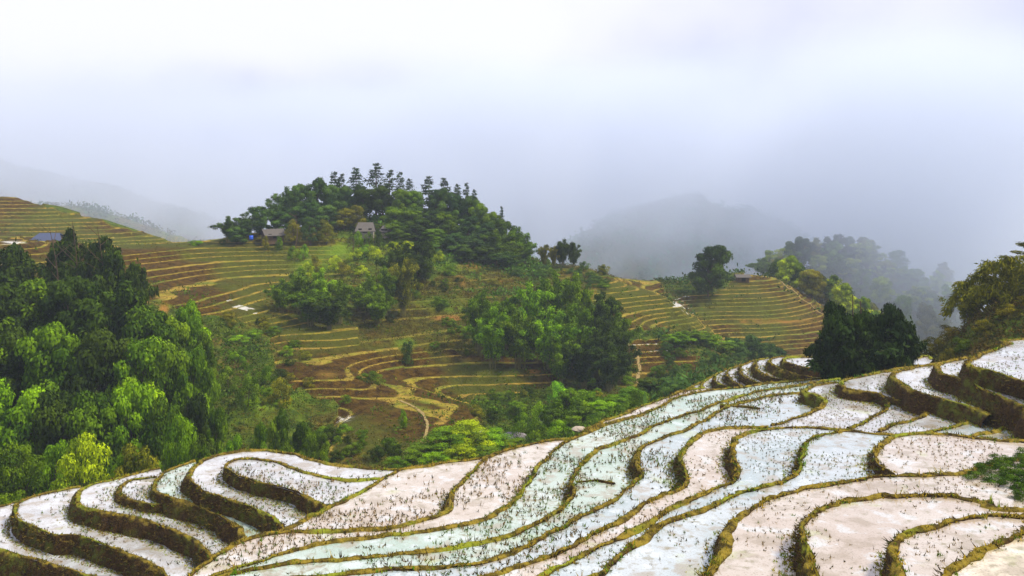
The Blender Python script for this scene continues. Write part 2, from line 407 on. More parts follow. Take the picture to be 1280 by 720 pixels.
for a in [# left terraces
          (-100,165,305),(0,165,308),(40,150,345),(0,200,303),(100,200,310),(160,165,345),(170,185,312),(230,188,316),(200,160,360),(250,152,380),(300,190,322),(300,165,365),(320,152,398),(330,146,425),
          (350,132,470),(330,120,500),(400,120,530),
          (270,196,306),(300,200,298),(340,203,294),(400,205,285),(460,206,290),(480,214,270),(560,214,285),(620,206,318),(660,200,335),(720,197,333),(760,193,347),(800,188,360),(850,182,385),
          (400,188,332),(480,186,332),(560,184,346),(640,182,362),(700,178,372),(780,172,395),
          (400,166,385),(480,163,398),(560,164,402),(640,166,402),(700,162,412),(850,166,418),
          (350,147,428),(430,146,434),(500,150,432),(600,153,436),(680,152,440),(740,154,436),(790,156,445),(850,156,450),
          (500,142,472),(600,142,476),(680,140,486),(760,140,490),(810,146,478),
          (400,133,466),(450,128,482),(520,126,494),(575,124,503),(585,118,520),(560,112,536),(530,108,556),(500,104,566),(440,104,560),(440,116,524),(490,115,530),
          (610,133,508),(610,116,545),(680,122,530),(740,122,520),(680,104,556),(600,98,580),(740,106,536),(820,128,492),(900,140,466),(860,120,486),(820,100,510),(900,118,480),(980,140,462),(1060,140,466),
          (860,176,432),(900,196,424),(950,186,446),(880,212,372),(930,220,352),(965,226,346),(1000,220,372),(1040,216,398),(960,204,402),(1000,198,432),(1100,190,462),(860,200,398),
          (1080,160,482),(1180,170,490),(1280,170,480)]: cp(a[0], a[1], py=a[2])
for px in (280,350,420,500,580,660,740,820): cp(px, 245, z=-34); cp(px, 300, z=-52)
for a in [(-300,220,-14),(-300,300,-30),(-100,240,-20),(0,240,-21),(100,240,-25),(200,240,-30),(100,300,-40),(-100,300,-36),(920,260,-38),(980,262,-42),(1060,260,-44),(1160,240,-52),(1300,230,-50),(1060,330,-52),(1200,330,-56),(1500,330,-60),(900,320,-58),
          (0,480,-75),(640,480,-78),(1280,480,-78),(-300,480,-75),(1700,480,-70),(1700,160,-30)]: cp(a[0], a[1], a[2])
CT = np.array(CTRL); SC = 100.
# drop near-duplicates
keep = []
for i in range(len(CT)):
    if all(np.hypot(*(CT[i, :2]-CT[j, :2])) > 2.0 for j in keep): keep.append(i)
CT = CT[keep]
W = tps_fit(CT[:, :2]/SC, CT[:, 2], 2e-4)
GX0, GX1, GY0, GY1, GS = -420., 560., 8., 560., 2.
GXs = np.arange(GX0, GX1+.1, GS); GYs = np.arange(GY0, GY1+.1, GS)
XX, YY = np.meshgrid(GXs, GYs, indexing='ij')
Zg = np.zeros(XX.shape)
q = np.stack([XX.ravel(), YY.ravel()], 1)/SC; res = np.zeros(len(q))
for s in range(0, len(q), 20000):
    qq = q[s:s+20000]
    d2 = (qq[:, None, 0]-CT[None, :, 0]/SC)**2+(qq[:, None, 1]-CT[None, :, 1]/SC)**2
    res[s:s+20000] = (.5*d2*np.log(d2+1e-12))@W[:len(CT)]+W[-3]+qq@W[-2:]
Zg = np.clip(res.reshape(XX.shape), -90, 2)
def tps(x, y):
    u = np.clip((x-GX0)/GS, 0, len(GXs)-1.001); v = np.clip((y-GY0)/GS, 0, len(GYs)-1.001)
    i = u.astype(int); j = v.astype(int); u = u-i; v = v-j
    return (Zg[i, j]*(1-u)+Zg[i+1, j]*u)*(1-v)+(Zg[i, j+1]*(1-u)+Zg[i+1, j+1]*u)*v
def ridge(x, y, pts, sf, sb):
    """height of a hill under a crest line given as (px, py, D); sf slope towards, sb slope away from the valley"""
    R = np.array([at(*p) for p in pts]); best = np.full(np.shape(x), -1e3)
    for a, b in zip(R[:-1], R[1:]):
        ab = b[:2]-a[:2]; t = np.clip(((x-a[0])*ab[0]+(y-a[1])*ab[1])/(ab@ab), 0, 1)
        dx = x-(a[0]+t*ab[0]); dy = y-(a[1]+t*ab[1]); d = np.hypot(dx, dy)
        zr = a[2]+t*(b[2]-a[2])
        h = zr-np.where(dy < 0, sf, sb)*(np.sqrt(d*d+9)-3)
        best = np.maximum(best, h)
    return best
LEFT_HILL = [(-400,195,260),(-200,225,262),(0,246,262),(60,257,258),(120,274,254),(180,293,250),(235,313,246),(262,335,244)]
GREEN_HILL = [(40,255,345),(95,258,345),(150,271,340),(210,290,335),(270,318,330),(300,345,325)]
FAR_LEFT = [(-300,120,560),(-100,170,560),(0,196,560),(100,222,555),(180,243,550),(260,276,540),(330,310,530),(400,345,520)]
FAR_MID = [(640,330,430),(720,315,430),(770,285,430),(820,252,425),(868,238,420),(920,250,420),(980,275,425),(1050,300,430),(1150,320,440),(1300,310,450),(1500,300,460)]
RIGHT_KNOLL = [(905,372,268),(950,345,268),(1000,334,270),(1050,328,275),(1095,331,280),(1140,352,285),(1180,395,290),(1210,450,290)]
SHELF = [(-200,300,200),(0,306,200),(100,311,198),(175,313,196),(240,319,194)]
def base_height(x, y):
    z = tps(x, y)
    n = fbm(x*.02, y*.02, 4)
    for r, sf, sb, am in ((LEFT_HILL,.34,.5,1.0),(GREEN_HILL,.4,.5,2.),(FAR_LEFT,.42,.5,6),(FAR_MID,.62,.5,11),(RIGHT_KNOLL,.55,.4,2.5)):
        z = np.maximum(z, ridge(x, y, r, sf, sb)+am*(n-.1))
    return z
ZONES = [ # photo outline of each flight of terraces, step height
 ([(-400,150),(0,235),(240,312),(262,335),(150,345),(-400,345)], 1.9),
 ([(140,300),(285,285),(400,285),(455,330),(330,370),(350,420),(290,400),(160,372)], 1.55),
 ([(330,395),(420,400),(500,430),(520,470),(600,490),(592,530),(540,580),(400,560),(420,510),(340,470)], 1.45),
 ([(495,420),(640,425),(700,455),(690,490),(600,495),(500,480)], 1.7),
 ([(735,345),(800,345),(850,372),(900,360),(960,330),(1050,390),(1060,450),(940,445),(850,420),(760,410)], 1.5),
 ([(780,430),(830,425),(880,450),(840,490),(790,480)], 1.35),
 ([(-100,300),(60,300),(120,350),(20,400),(-100,400)], 1.7),
 ([(440,350),(640,340),(760,420),(700,450),(450,430)], 2.2),
]
def zone_mask(px, py, poly, fe):
    # feathered by jittering the lookup with noise
    return inpoly(px+fe*fbm(px*.05, py*.05, 2), py+fe*.6*fbm(px*.05+40, py*.05, 2), poly)
def terrain(x, y, full=False):
    z = base_height(x, y)
    rough = .5*fbm(x*.09, y*.09, 4)*smooth(60, 110, y)
    px = CX+F*x/y; py = HY-F*z/y
    bank = np.zeros(np.shape(x)); terr = np.zeros(np.shape(x)); zz = z+rough*.8
    for i, (poly, h) in enumerate(ZONES):
        h = h*.45
        m = zone_mask(px, py, poly, 14)
        s = z+.55*fbm(x*.035+i*5, y*.035, 3)
        s = s+.36*h*np.sin(2*PI*s/(3.3*h))*1.0+.22*fbm(x*.16+i, y*.16, 3)
        u = s/h+i*.37; f = u-np.floor(u)
        zt = (np.floor(u)+.06*np.minimum(f, .30)/.30+.94*(smooth(.28, .99, f)*.5+.5*np.clip((f-.30)/.69, 0, 1))-i*.37)*h
        lipb = .10*np.exp(-((f-.07)/.07)**2)
        bk = smooth(.21, .30, f)*(1-smooth(.97, 1., f))
        bank = np.where(m & (y > 100), bk, bank)
        w = .88 if i != 7 else .65
        new = s+(zt-s)*w+lipb
        zz = np.where(m & (y > 100), new, zz)
        terr = np.where(m & (y > 100), 1. if i != 7 else .6, terr)
    if full == 2: return zz, terr, px, py, bank
    if full: return zz, terr, px, py
    return zz
def fan():
    # lattice spreading with distance so near and far hills keep the same fineness
    ang = np.linspace(-560, 1840, 1300)
    Ds = [30.]
    while Ds[-1] < 620:
        D = Ds[-1]; Ds.append(D+(.9 if D < 78 else .4 if D < 100 else .2 if D < 220 else .4 if D < 262 else .8 if D < 300 else 2.0))
    Ds = np.array(Ds)
    A, D = np.meshgrid((ang-CX)/F, Ds, indexing='ij')
    X = A*D; Y = D
    Z, T, px, py, BK = terrain(X, Y, 2)
    n, m = X.shape
    idx = np.arange(n*m).reshape(n, m)
    Q = np.stack([idx[:-1, :-1], idx[1:, :-1], idx[1:, 1:], idx[:-1, 1:]], -1).reshape(-1, 4)
    def ell(cx, cy, rx, ry): return np.exp(-(((px-cx)/rx)**2+((py-cy)/ry)**2)**2)
    nn = fbm(X*.2, Y*.2, 3)
    wet = np.zeros(X.shape)
    for e in [(428,523,11,4),(0,333,22,9),(16,305,14,3)]:
        wet = np.maximum(wet, ell(*e))
    flat = np.abs(np.gradient(Z, axis=1)/np.gradient(D, axis=1)) < .12
    edge = inpoly(px, py, [(285,370),(322,388),(322,394),(282,376)]) | inpoly(px, py, [(845,366),(862,372),(868,392),(840,386)]) | inpoly(px, py, [(760,402),(782,418),(846,432),(838,445),(800,440),(752,412)])
    wet = np.clip(np.maximum(wet, edge*1.)*flat, 0, 1)
    soil = np.zeros(X.shape)
    for e in [(595,331,24,5),(492,440,10,3),(575,355,8,9),(410,470,14,3),(950,400,60,4),(560,395,20,4),(205,384,6,8),(470,314,30,6),(1255,492,10,12),(668,467,9,3),(795,470,6,12),(300,448,22,4),(8,355,10,26),(290,306,16,5),(940,338,40,5),(410,303,50,4),(620,425,5,3),(536,318,5,9)]:
        soil = np.maximum(soil, ell(*e))
    soil = np.clip(soil*(.35+1.6*nn), 0, 1)
    lush = np.zeros(X.shape)
    for e in [(455,312,60,17),(400,330,30,14),(560,378,40,8),(505,432,14,8),(540,330,40,10),(620,560,60,20),(700,545,60,10),(330,500,60,15),(230,290,30,10),(800,500,50,12)]:
        lush = np.maximum(lush, ell(*e))
    lush = np.clip(lush*(.55+.9*nn), 0, .85)
    Tm = T*(1-soil)
    o = mesh_obj('hillside_ground', np.stack([X, Y, Z], -1).reshape(-1, 3), Q, M_TERR,
                 tint={'terr': Tm.ravel(), 'wet': wet.ravel(), 'soil': soil.ravel(), 'lush': lush.ravel(), 'bank': BK.ravel()})
    tag(o, kind='structure')
fan()
def plain():
    # valley floor and country out to the horizon, below and beyond the fan
    o = mesh_obj('ground', [(-6000,-3000,-92),(6000,-3000,-92),(6000,9000,-92),(-6000,9000,-92)], [(0,1,2,3)], M_TERR, smooth_=False)
    tag(o, kind='structure')
plain()
def ground_at(px, py, d0=70., d1=520., skip=0):
    """first terrain point seen along the ray through a photo pixel"""
    D = np.arange(d0, d1, .4); x = (px-CX)/F*D; z = terrain(x, D)
    below = z >= -(py-HY)/F*D
    i = np.argmax(below) if below.any() else -1
    if i < 0: return None
    return (float(x[i]), float(D[i]), float(z[i]))
def stand(px, D):
    x = (px-CX)/F*D; return (x, D, float(terrain(np.array([x]), np.array([D]))[0]))

#VEGETATION
# ------------------------------------------------------------------ foliage shapes
def quads(B, Dr, Sd, L_, Wd):
    """leaf-shaped faces: base points, directions, sideways directions, lengths, widths"""
    n = len(B); L_ = np.broadcast_to(L_, n)[:, None]; Wd = np.broadcast_to(Wd, n)[:, None]
    mid = B+Dr*L_*.45
    V = np.stack([B, mid+Sd*Wd*.5, B+Dr*L_-np.array([0, 0, .12])*L_, mid-Sd*Wd*.5], 1).reshape(-1, 3)
    return V, np.arange(n*4).reshape(n, 4)
def unit(v): return v/(np.linalg.norm(v, axis=-1, keepdims=True)+1e-9)
def tube(P, R, k=6):
    P = np.asarray(P, float); n = len(P)
    T = unit(np.gradient(P, axis=0)); up = np.array([.13, .21, 1.]); 
    A = unit(np.cross(T, np.array([1., .3, .1]))); B = np.cross(T, A)
    an = np.arange(k)*2*PI/k
    V = P[:, None]+np.asarray(R)[:, None, None]*(A[:, None]*np.cos(an)[None, :, None]+B[:, None]*np.sin(an)[None, :, None])
    F_ = []
    for i in range(n-1):
        for j in range(k):
            F_.append((i*k+j, i*k+(j+1) % k, (i+1)*k+(j+1) % k, (i+1)*k+j))
    return V.reshape(-1, 3), np.array(F_)
def join(parts):
    V = []; Q = []; o = 0
    for v, f in parts: V.append(v); Q.append(f+o); o += len(v)
    return np.concatenate(V), np.concatenate(Q)
def rdir(r, n, up=0.):
    v = r.normal(size=(n, 3)); v[:, 2] += up; return unit(v)

def proto_bamboo(seed, H=10., n=20, spread=3.6, leaf=.46, wid=.18, per=150, plume=.80):
    r = np.random.default_rng(seed); stems = []; LV = []; tint = []
    parts = []
    for i in range(n):
        ph = r.uniform(0, 2*PI); R = spread*(r.uniform(.05, 1)**.7); hh = r.uniform(.72, 1.02)*(1-.30*(R/spread)**2)
        b = np.array([math.cos(ph), math.sin(ph)])*r.uniform(0, .9); tw = r.normal(0, .25)
        def pt(t):
            t = np.asarray(t, float); rad = R*np.abs(t)**2.2; a = ph+tw*t
            return np.stack([b[0]+rad*np.cos(a), b[1]+rad*np.sin(a), H*hh*(1.2*t-.34*np.abs(t)**3.2)/.86], -1)
        ts = np.linspace(0, 1.12, 11); stems.append(tube(pt(ts), np.linspace(.055, .012, 11), 4))
        m = int(per*r.uniform(.7, 1.3)); nc = 4
        t = r.uniform(.30, 1.16, m)**.9; c = pt(t)
        # plumes: leaves gather in knots along the stem
        knots = np.sort(r.uniform(.3, 1.14, 7)); t = knots[r.integers(0, 7, m)]+r.normal(0, .035, m); c = pt(t)
        rad = plume*(.5+.7*np.clip(1.2-t, 0, 1))
        kd = rdir(r, m, .25); off = kd*(r.uniform(.3, 1.1, m)**.5*rad)[:, None]*np.array([1.1, 1.1, .85])
        c = c+off-np.array([0, 0, .15])
        c = np.repeat(c, nc, 0)+r.normal(0, .12, (m*nc, 3)); kd = unit(np.repeat(kd, nc, 0)+r.normal(0, .38, (m*nc, 3)))
        out = np.stack([np.full(m*nc, math.cos(ph)), np.full(m*nc, math.sin(ph)), np.full(m*nc, -.75)], -1)
        d = unit(out*.5+r.normal(size=(m*nc, 3))*.8); s = unit(np.cross(kd, d)); d = unit(np.cross(s, kd)+np.array([0, 0, -.15]))
        parts.append(quads(c, d, s, leaf*r.uniform(.6, 1.2, m*nc), wid))
        kt = r.uniform(0, .8, 7)[np.repeat(np.argmin(np.abs(t[:, None]-knots[None]), 1), nc)]
        tint.append(np.repeat(np.clip(kt+r.normal(0, .16, m*nc), 0, 1), 4))
    V, Q = join(parts); SV, SQ = join(stems)
    return (V, Q, np.concatenate(tint)), (SV, SQ)

def proto_broad(seed, H=9., W_=3.6, lobes=30, leaf=.34, wid=.24, per=380, base=.22, lr=1.15):
    r = np.random.default_rng(seed); parts = []; tint = []; st = []
    bend = r.normal(0, .35, 2)
    tp = lambda t: np.array([bend[0]*t*t*2, bend[1]*t*t*2, H*.82*t])
    st.append(tube([tp(t) for t in np.linspace(0, 1, 9)], np.linspace(.20, .03, 9)*H/9, 6))
    for i in range(lobes):
        u = (i+.5)/lobes; a = i*2.399+r.normal(0, .4)
        z = base+(1-base)*u*.92; env = math.sin(PI*min(1, (u*.84+.14)))**.45
        rr = W_*env*r.uniform(.35, .95)
        c = np.array([math.cos(a)*rr, math.sin(a)*rr, H*z])+np.array([*tp(z)[:2], 0])
        s = lr*r.uniform(.65, 1.2)*(.75+.35*env)*H/9
        t0 = max(.12, z-.22); p0 = tp(t0); mid = (p0+c)/2+np.array([0, 0, -.15*H/9])
        st.append(tube([p0, p0*.5+mid*.5, mid, c], np.array([.07, .055, .04, .015])*H/9, 4))
        d = rdir(r, per, .35); rad = s*r.uniform(.35, 1.15, per)**.5
        p = c+d*rad[:, None]*np.array([1.15, 1.15, .72])
        kd = unit(d+r.normal(0, .34, (per, 3))); dd = rdir(r, per, -.2); sd = unit(np.cross(kd, dd)); dd = unit(np.cross(sd, kd)-np.array([0, 0, .15]))
        parts.append(quads(p, dd, sd, leaf*r.uniform(.6, 1.25, per), wid))
        tint.append(np.repeat(np.clip(r.uniform(.0, .8)+r.normal(0, .17, per), 0, 1), 4))
    V, Q = join(parts); SV, SQ = join(st)
    return (V, Q, np.concatenate(tint)), (SV, SQ)

def proto_conifer(seed, H=12., W_=2.9):
    r = np.random.default_rng(seed); parts = []; tint = []; st = []
    st.append(tube([(0, 0, 0), (.05, 0, H*.5), (0, 0, H)], [.2, .12, .02], 6))
    nt_ = 15
    for i in range(nt_):
        u = i/(nt_-1); z = H*(.22+.77*u); Lb = W_*(1-u)**.8*r.uniform(.6, 1.15)+.25
        for k in range(r.integers(4, 7)):
            a = r.uniform(0, 2*PI); m = int(14+26*(1-u))
            d = np.array([math.cos(a), math.sin(a), 0])
            ee = np.array([0, 0, z])+d*Lb+np.array([0, 0, -.25*Lb+.2]); st.append(tube([(0, 0, z), ee*.5+np.array([0, 0, z*.5+.12]), ee], [.04, .03, .01], 3))
            t = r.uniform(.15, 1.05, m); p = np.array([0, 0, z])+t[:, None]*(ee-np.array([0, 0, z]))+r.normal(0, .12, (m, 3))+np.array([0, 0, .06])
            dd = unit(d+r.normal(size=(m, 3))*.7-np.array([0, 0, .35])); sd = unit(np.cross(dd, rdir(r, m, 1.5)))
            parts.append(quads(p, dd, sd, .5*r.uniform(.6, 1.2, m), .22))
            tint.append(np.repeat(np.clip(r.uniform(0, .5)+r.normal(0, .15, m), 0, 1), 4))
    V, Q = join(parts); SV, SQ = join(st)
    return (V, Q, np.concatenate(tint)), (SV, SQ)

def make_proto(kind, cat_parts, data, H, W_):
    (V, Q, t), (SV, SQ) = data
    crown = mesh_obj(cat_parts[1], V, Q, M_LEAF, smooth_=False, tint=t, link=False)
    stem = mesh_obj(cat_parts[0], SV, SQ, M_CULM if 'stem' in cat_parts[0] else M_BARK, link=False)
    return dict(kind=kind, names=cat_parts, crown=crown, stem=stem, H=H, W=W_)
PR = {}
PR['bamboo'] = [make_proto('bamboo_clump', ('stem', 'foliage'), proto_bamboo(s), 9.9, 3.9) for s in (1, 2, 3)]
PR['bigleaf'] = [make_proto('bamboo_clump', ('stem', 'foliage'), proto_bamboo(s, 10, 18, 3.6, .62, .30, 110, .80), 9.9, 3.9) for s in (4, 5)]
PR['broad'] = [make_proto('broadleaf_tree', ('trunk', 'crown'), proto_broad(s, leaf=.36, wid=.27), 9.4, 4.4) for s in (6, 7, 8)]
PR['fine'] = [make_proto('broadleaf_tree', ('trunk', 'crown'), proto_broad(s, 8, 3.0, 26, .30, .13, 300, .2, 1.0), 8.3, 3.6) for s in (9, 10)]
PR['conifer'] = [make_proto('conifer_tree', ('trunk', 'crown'), proto_conifer(s), 12, 2.2) for s in (11, 12, 13)]
PR['bush'] = [make_proto('bush', ('branch', 'foliage'), proto_broad(s, 3., 1.9, 11, .20, .13, 260, .12, 2.2), 3.2, 2.5) for s in (14, 15, 16)]

def plant(kind, P, H, Wd, c, label=None, cat=None, group=None, seed=0, var=.18):
    """stand one plant: ground point, height, half width, leaf colour"""
    r = random.Random(seed*7919+int(P[0]*13)+int(P[1]*31))
    p = r.choice(PR[kind])
    root = empty(p['kind'], (P[0], P[1], P[2]-.15), r.uniform(0, 2*PI), (Wd/p['W'], Wd/p['W'], H/p['H']))
    k = 1+r.uniform(-var, var); g = 1+r.uniform(-.08, .08)
    for nm, me in ((p['names'][0], p['stem']), (p['names'][1], p['crown'])):
        o = bpy.data.objects.new(nm, me); col.objects.link(o); o.parent = root
        if me is p['crown']: o.color = (c[0]*k*g, c[1]*k, c[2]*k, 1)
    tag(root, label, cat or {'bamboo_clump':'bamboo','broadleaf_tree':'tree','conifer_tree':'conifer','bush':'bush'}[p['kind']], group)
    return root
ORD = ['leftmost','second','third','fourth','fifth','sixth','seventh','eighth','ninth','tenth','eleventh','twelfth','thirteenth','fourteenth','fifteenth','sixteenth','seventeenth','eighteenth','nineteenth','twentieth','twenty-first','twenty-second','twenty-third','twenty-fourth','twenty-fifth','twenty-sixth','twenty-seventh','twenty-eighth','twenty-ninth','thirtieth']
def orank(i, n):
    if i == 0: return 'leftmost'
    if i == n-1: return 'rightmost'
    if i == n-2 and n > 4: return 'second from right'
    return ORD[i]+' from left'
DK = (.030, .058, .004); MD = (.078, .150, .004); BR = (.13, .26, .004); LM = (.24, .33, .004); OL = (.14, .15, .006); BG = (.050, .105, .022)
def row(rows, look, place, group):
    """rows: (px, D, top py, width px, kind, colour); labels count along the row from the left"""
    rows = sorted(rows, key=lambda q: q[0]); n = len(rows)
    for i, (px, D, ty, w, kind, c) in enumerate(rows):
        P = stand(px, D); H = max(1.2, -(ty-HY)/F*D-P[2]); 
        plant(kind, P, H, w*.5/F*D*(1.12 if kind != 'conifer' else 1.25), c, f'{look}, {orank(i, n)} {place}', group=group, seed=i)

# the wooded slope at the left
row([(30,129,300,62,'bigleaf',DK),(72,130,298,66,'bigleaf',DK),(104,131,288,56,'bigleaf',DK),(142,129,302,54,'bigleaf',DK),(160,127,325,48,'bigleaf',DK)],
    'tall dark clump with drooping tips', 'on the left wood crest', 'tall clumps topping the wood at the left')
row([(-30,117,345,95,'bigleaf',DK),(10,116,352,90,'broad',DK),(55,118,345,90,'bigleaf',MD),(100,117,338,90,'broad',DK),(145,116,350,85,'bigleaf',DK),(185,115,376,80,'broad',MD),(208,116,390,56,'broad',MD),(236,120,372,50,'broad',BR),(252,117,410,34,'broad',MD)],
    'dark leafy tree', 'in the left wood upper row', 'upper row of the wood at the left')
row([(-25,103,400,95,'broad',MD),(22,104,402,90,'broad',DK),(70,103,395,90,'broad',MD),(118,102,405,90,'broad',DK),(165,103,415,85,'broad',BR),(200,104,420,70,'broad',MD),(232,105,428,52,'broad',BR),(256,106,452,34,'broad',MD)],
    'leafy green tree', 'in the left wood middle row', 'middle row of the wood at the left')
row([(-10,92,460,85,'broad',BR),(35,92,480,80,'broad',BR),(85,93,478,85,'broad',DK),(130,92,480,80,'broad',MD),(172,93,470,75,'broad',BR),(208,93,490,62,'broad',MD),(238,94,488,50,'broad',DK),(264,97,504,36,'broad',MD)],
    'lower tree with bright top', 'in the left wood third row', 'third row of the wood at the left')
row([(-15,80,535,80,'fine',MD),(25,81,545,75,'fine',MD),(62,82,540,60,'fine',BR),(100,80,533,80,'fine',LM),(150,80,552,50,'fine',BR),(182,80,540,70,'fine',OL),(225,83,508,55,'fine',BR),(256,83,538,50,'fine',MD),(286,86,534,42,'fine',BR),(322,92,516,38,'fine',MD),(350,96,508,38,'broad',MD),(376,98,520,34,'broad',MD),(398,100,536,30,'fine',MD)],
    'feathery small tree', 'along the foot of the left wood', 'small trees just above the near paddies')
plant('conifer', stand(122, 78), 5.2, 1.0, (.13,.17,.02), 'small yellowish conifer with a pointed tip at the foot of the left wood', 'conifer')
# groves on the middle slope
row([(600,151,364,44,'bamboo',MD),(632,153,366,46,'bamboo',MD),(662,152,354,48,'bamboo',BR),(694,154,341,50,'bamboo',MD),(722,154,344,48,'bamboo',MD),(750,153,362,46,'bamboo',DK),(772,151,384,44,'bamboo',MD)],
    'feathery bamboo clump', 'in the big central grove back row', 'back row of the big bamboo grove')
row([(616,146,384,52,'bamboo',BR),(650,146,388,54,'bamboo',MD),(684,146,384,54,'bamboo',BR),(716,147,380,54,'bamboo',MD),(744,145,398,52,'bamboo',DK),(774,144,414,48,'bamboo',DK),(700,142,414,48,'bamboo',MD),(730,141,420,48,'bamboo',DK),(762,140,430,50,'bamboo',DK)],
    'bushy bamboo clump', 'in the big central grove front', 'front of the big bamboo grove')
row([(352,158,348,36,'bamboo',MD),(374,160,338,38,'bamboo',MD),(400,160,336,40,'bamboo',BR),(424,158,350,36,'bamboo',MD),(388,155,362,48,'bamboo',MD),(412,154,368,42,'bamboo',DK)],
    'rounded bamboo clump', 'in the grove below the hut terraces', 'bamboo grove left of the big grove')
row([(462,164,342,36,'bamboo',MD),(482,165,330,36,'bamboo',MD),(504,166,318,36,'bamboo',OL),(496,176,300,44,'bamboo',DK),(520,178,298,44,'broad',DK),(472,160,358,42,'bamboo',MD),(448,166,360,26,'bamboo',BR)],
    'green bamboo clump', 'in the small grove under the hilltop hut', 'small grove under the hilltop hut')
# hilltop wood
row([(418,216,216,22,'conifer',(.032,.070,.018)),(427,214,218,20,'conifer',(.032,.070,.018)),(445,215,211,28,'conifer',(.032,.070,.018)),(470,216,205,30,'conifer',(.032,.070,.018)),(487,214,213,22,'conifer',(.032,.070,.018)),(500,215,216,18,'conifer',(.032,.070,.018)),(512,214,224,18,'conifer',(.032,.070,.018)),(536,214,221,26,'conifer',(.032,.070,.018)),(555,213,223,24,'conifer',(.032,.070,.018)),(572,212,231,18,'conifer',(.032,.070,.018)),(583,212,230,14,'conifer',(.032,.070,.018)),(593,211,238,14,'conifer',(.032,.070,.018)),(627,206,259,10,'conifer',(.032,.070,.018))],
    'dark pointed conifer', 'on the skyline of the hilltop wood', 'conifers on the hilltop skyline')
row([(288,198,270,34,'bamboo',BG),(306,199,265,36,'bamboo',BG),(324,201,256,34,'bamboo',BG),(346,205,245,34,'bamboo',BG),(362,207,234,34,'bamboo',BG),(378,209,227,32,'broad',BG),(396,210,219,34,'broad',BG),(412,210,228,30,'broad',BG),(432,211,230,32,'broad',BG),(455,212,229,32,'broad',DK),(478,212,230,32,'broad',DK),(500,211,234,32,'broad',MD),(520,212,236,32,'broad',MD),(545,212,233,34,'broad',BG),(566,212,238,34,'broad',BG),(585,211,242,32,'broad',BG),(602,209,251,32,'broad',MD),(616,207,262,30,'broad',MD),(630,206,272,32,'broad',MD),(645,203,284,32,'bamboo',MD),(656,201,298,30,'bamboo',MD)],
    'dark round-topped tree', 'along the back of the hilltop wood', 'back row of the hilltop wood')
row([(296,196,282,30,'broad',BG),(348,203,262,34,'broad',BG),(368,204,256,34,'broad',BG),(390,204,250,34,'broad',BG),(412,205,254,34,'broad',BG),(430,205,258,32,'fine',OL),(446,206,254,28,'fine',OL),(496,206,256,34,'broad',MD),(518,206,258,36,'broad',MD),(540,206,262,36,'broad',DK),(562,206,262,36,'broad',MD),(584,205,268,36,'broad',BG),(604,203,276,36,'broad',BG),(624,201,288,36,'bamboo',MD),(642,199,302,36,'bamboo',MD)],
    'leafy tree', 'in the middle row of the hilltop wood', 'middle row of the hilltop wood')
row([(368,197,272,26,'fine',OL),(388,197,268,28,'fine',BG),(408,198,272,26,'fine',OL),(500,200,276,34,'broad',MD),(522,200,280,34,'broad',DK),(546,199,284,36,'broad',MD),(570,198,290,36,'broad',BG),(592,197,296,36,'broad',BG),(612,196,304,36,'broad',DK),(632,194,314,34,'bamboo',BG),(536,194,302,26,'broad',BG),(578,193,308,28,'broad',DK)],
    'smaller tree', 'at the hilltop wood front edge', 'front edge of the hilltop wood')
# shoulder right of the hilltop wood
row([(680,197,303,14,'bamboo',OL),(692,197,305,12,'bamboo',OL),(703,197,299,24,'bamboo',DK),(717,196,300,20,'bamboo',DK)],
    'small bamboo clump', 'on the shoulder right of the hill', 'bamboo on the shoulder of the hill')
plant('broad', stand(885, 212), 12, 5.2, DK, 'dark green tree standing alone on the low saddle left of the brown terraces', 'tree')
row([(848,160,414,34,'bamboo',BR),(866,163,412,36,'bamboo',MD),(886,164,416,34,'bamboo',BR),(902,166,426,34,'bamboo',MD)],
    'bright bamboo clump', 'in the grove below the saddle terraces', 'grove below the saddle terraces')
row([(922,172,420,36,'broad',BG),(942,174,418,36,'bamboo',BG),(960,176,426,34,'broad',BG),(978,176,436,30,'broad',BG)],
    'bluish green tree', 'in the grove below the brown terraces', 'hazy grove below the brown terraces')
# misty knoll
row([(1003,272,294,30,'broad',BG),(1042,277,290,26,'bamboo',DK),(1060,279,294,28,'broad',BG),(1082,280,294,30,'broad',OL),(954,268,322,34,'bamboo',MD),(975,268,320,30,'bamboo',OL)],
    'bamboo clump', 'on top of the misty knoll', 'bamboo on top of the misty knoll')
rk = random.Random(5); kn = []
for i in range(26):
    px = 975+i*8.6+rk.uniform(-4, 4); D = rk.choice((226, 236, 246, 256)); g = stand(px, D)
    gy = HY-F*g[2]/D; kn.append((px, D, gy-rk.uniform(34, 52), rk.uniform(26, 36), rk.choice(('broad','bamboo','broad')), rk.choice((MD, OL, LM, BR))))
row(kn, 'mist-veiled tree', 'on the side of the misty knoll', 'trees on the side of the misty knoll')
kn = []
for i in range(26):
    px = 962+i*8.8+rk.uniform(-4, 4); D = rk.choice((262, 268, 274, 280)); g = stand(px, D)
    kn.append((px, D, HY-F*g[2]/D-rk.uniform(22, 38), rk.uniform(24, 34), rk.choice(('broad','fine','bamboo')), rk.choice((MD, OL, LM, BR))))
row(kn, 'pale misty tree', 'along the top of the misty knoll', 'trees along the top of the misty knoll')
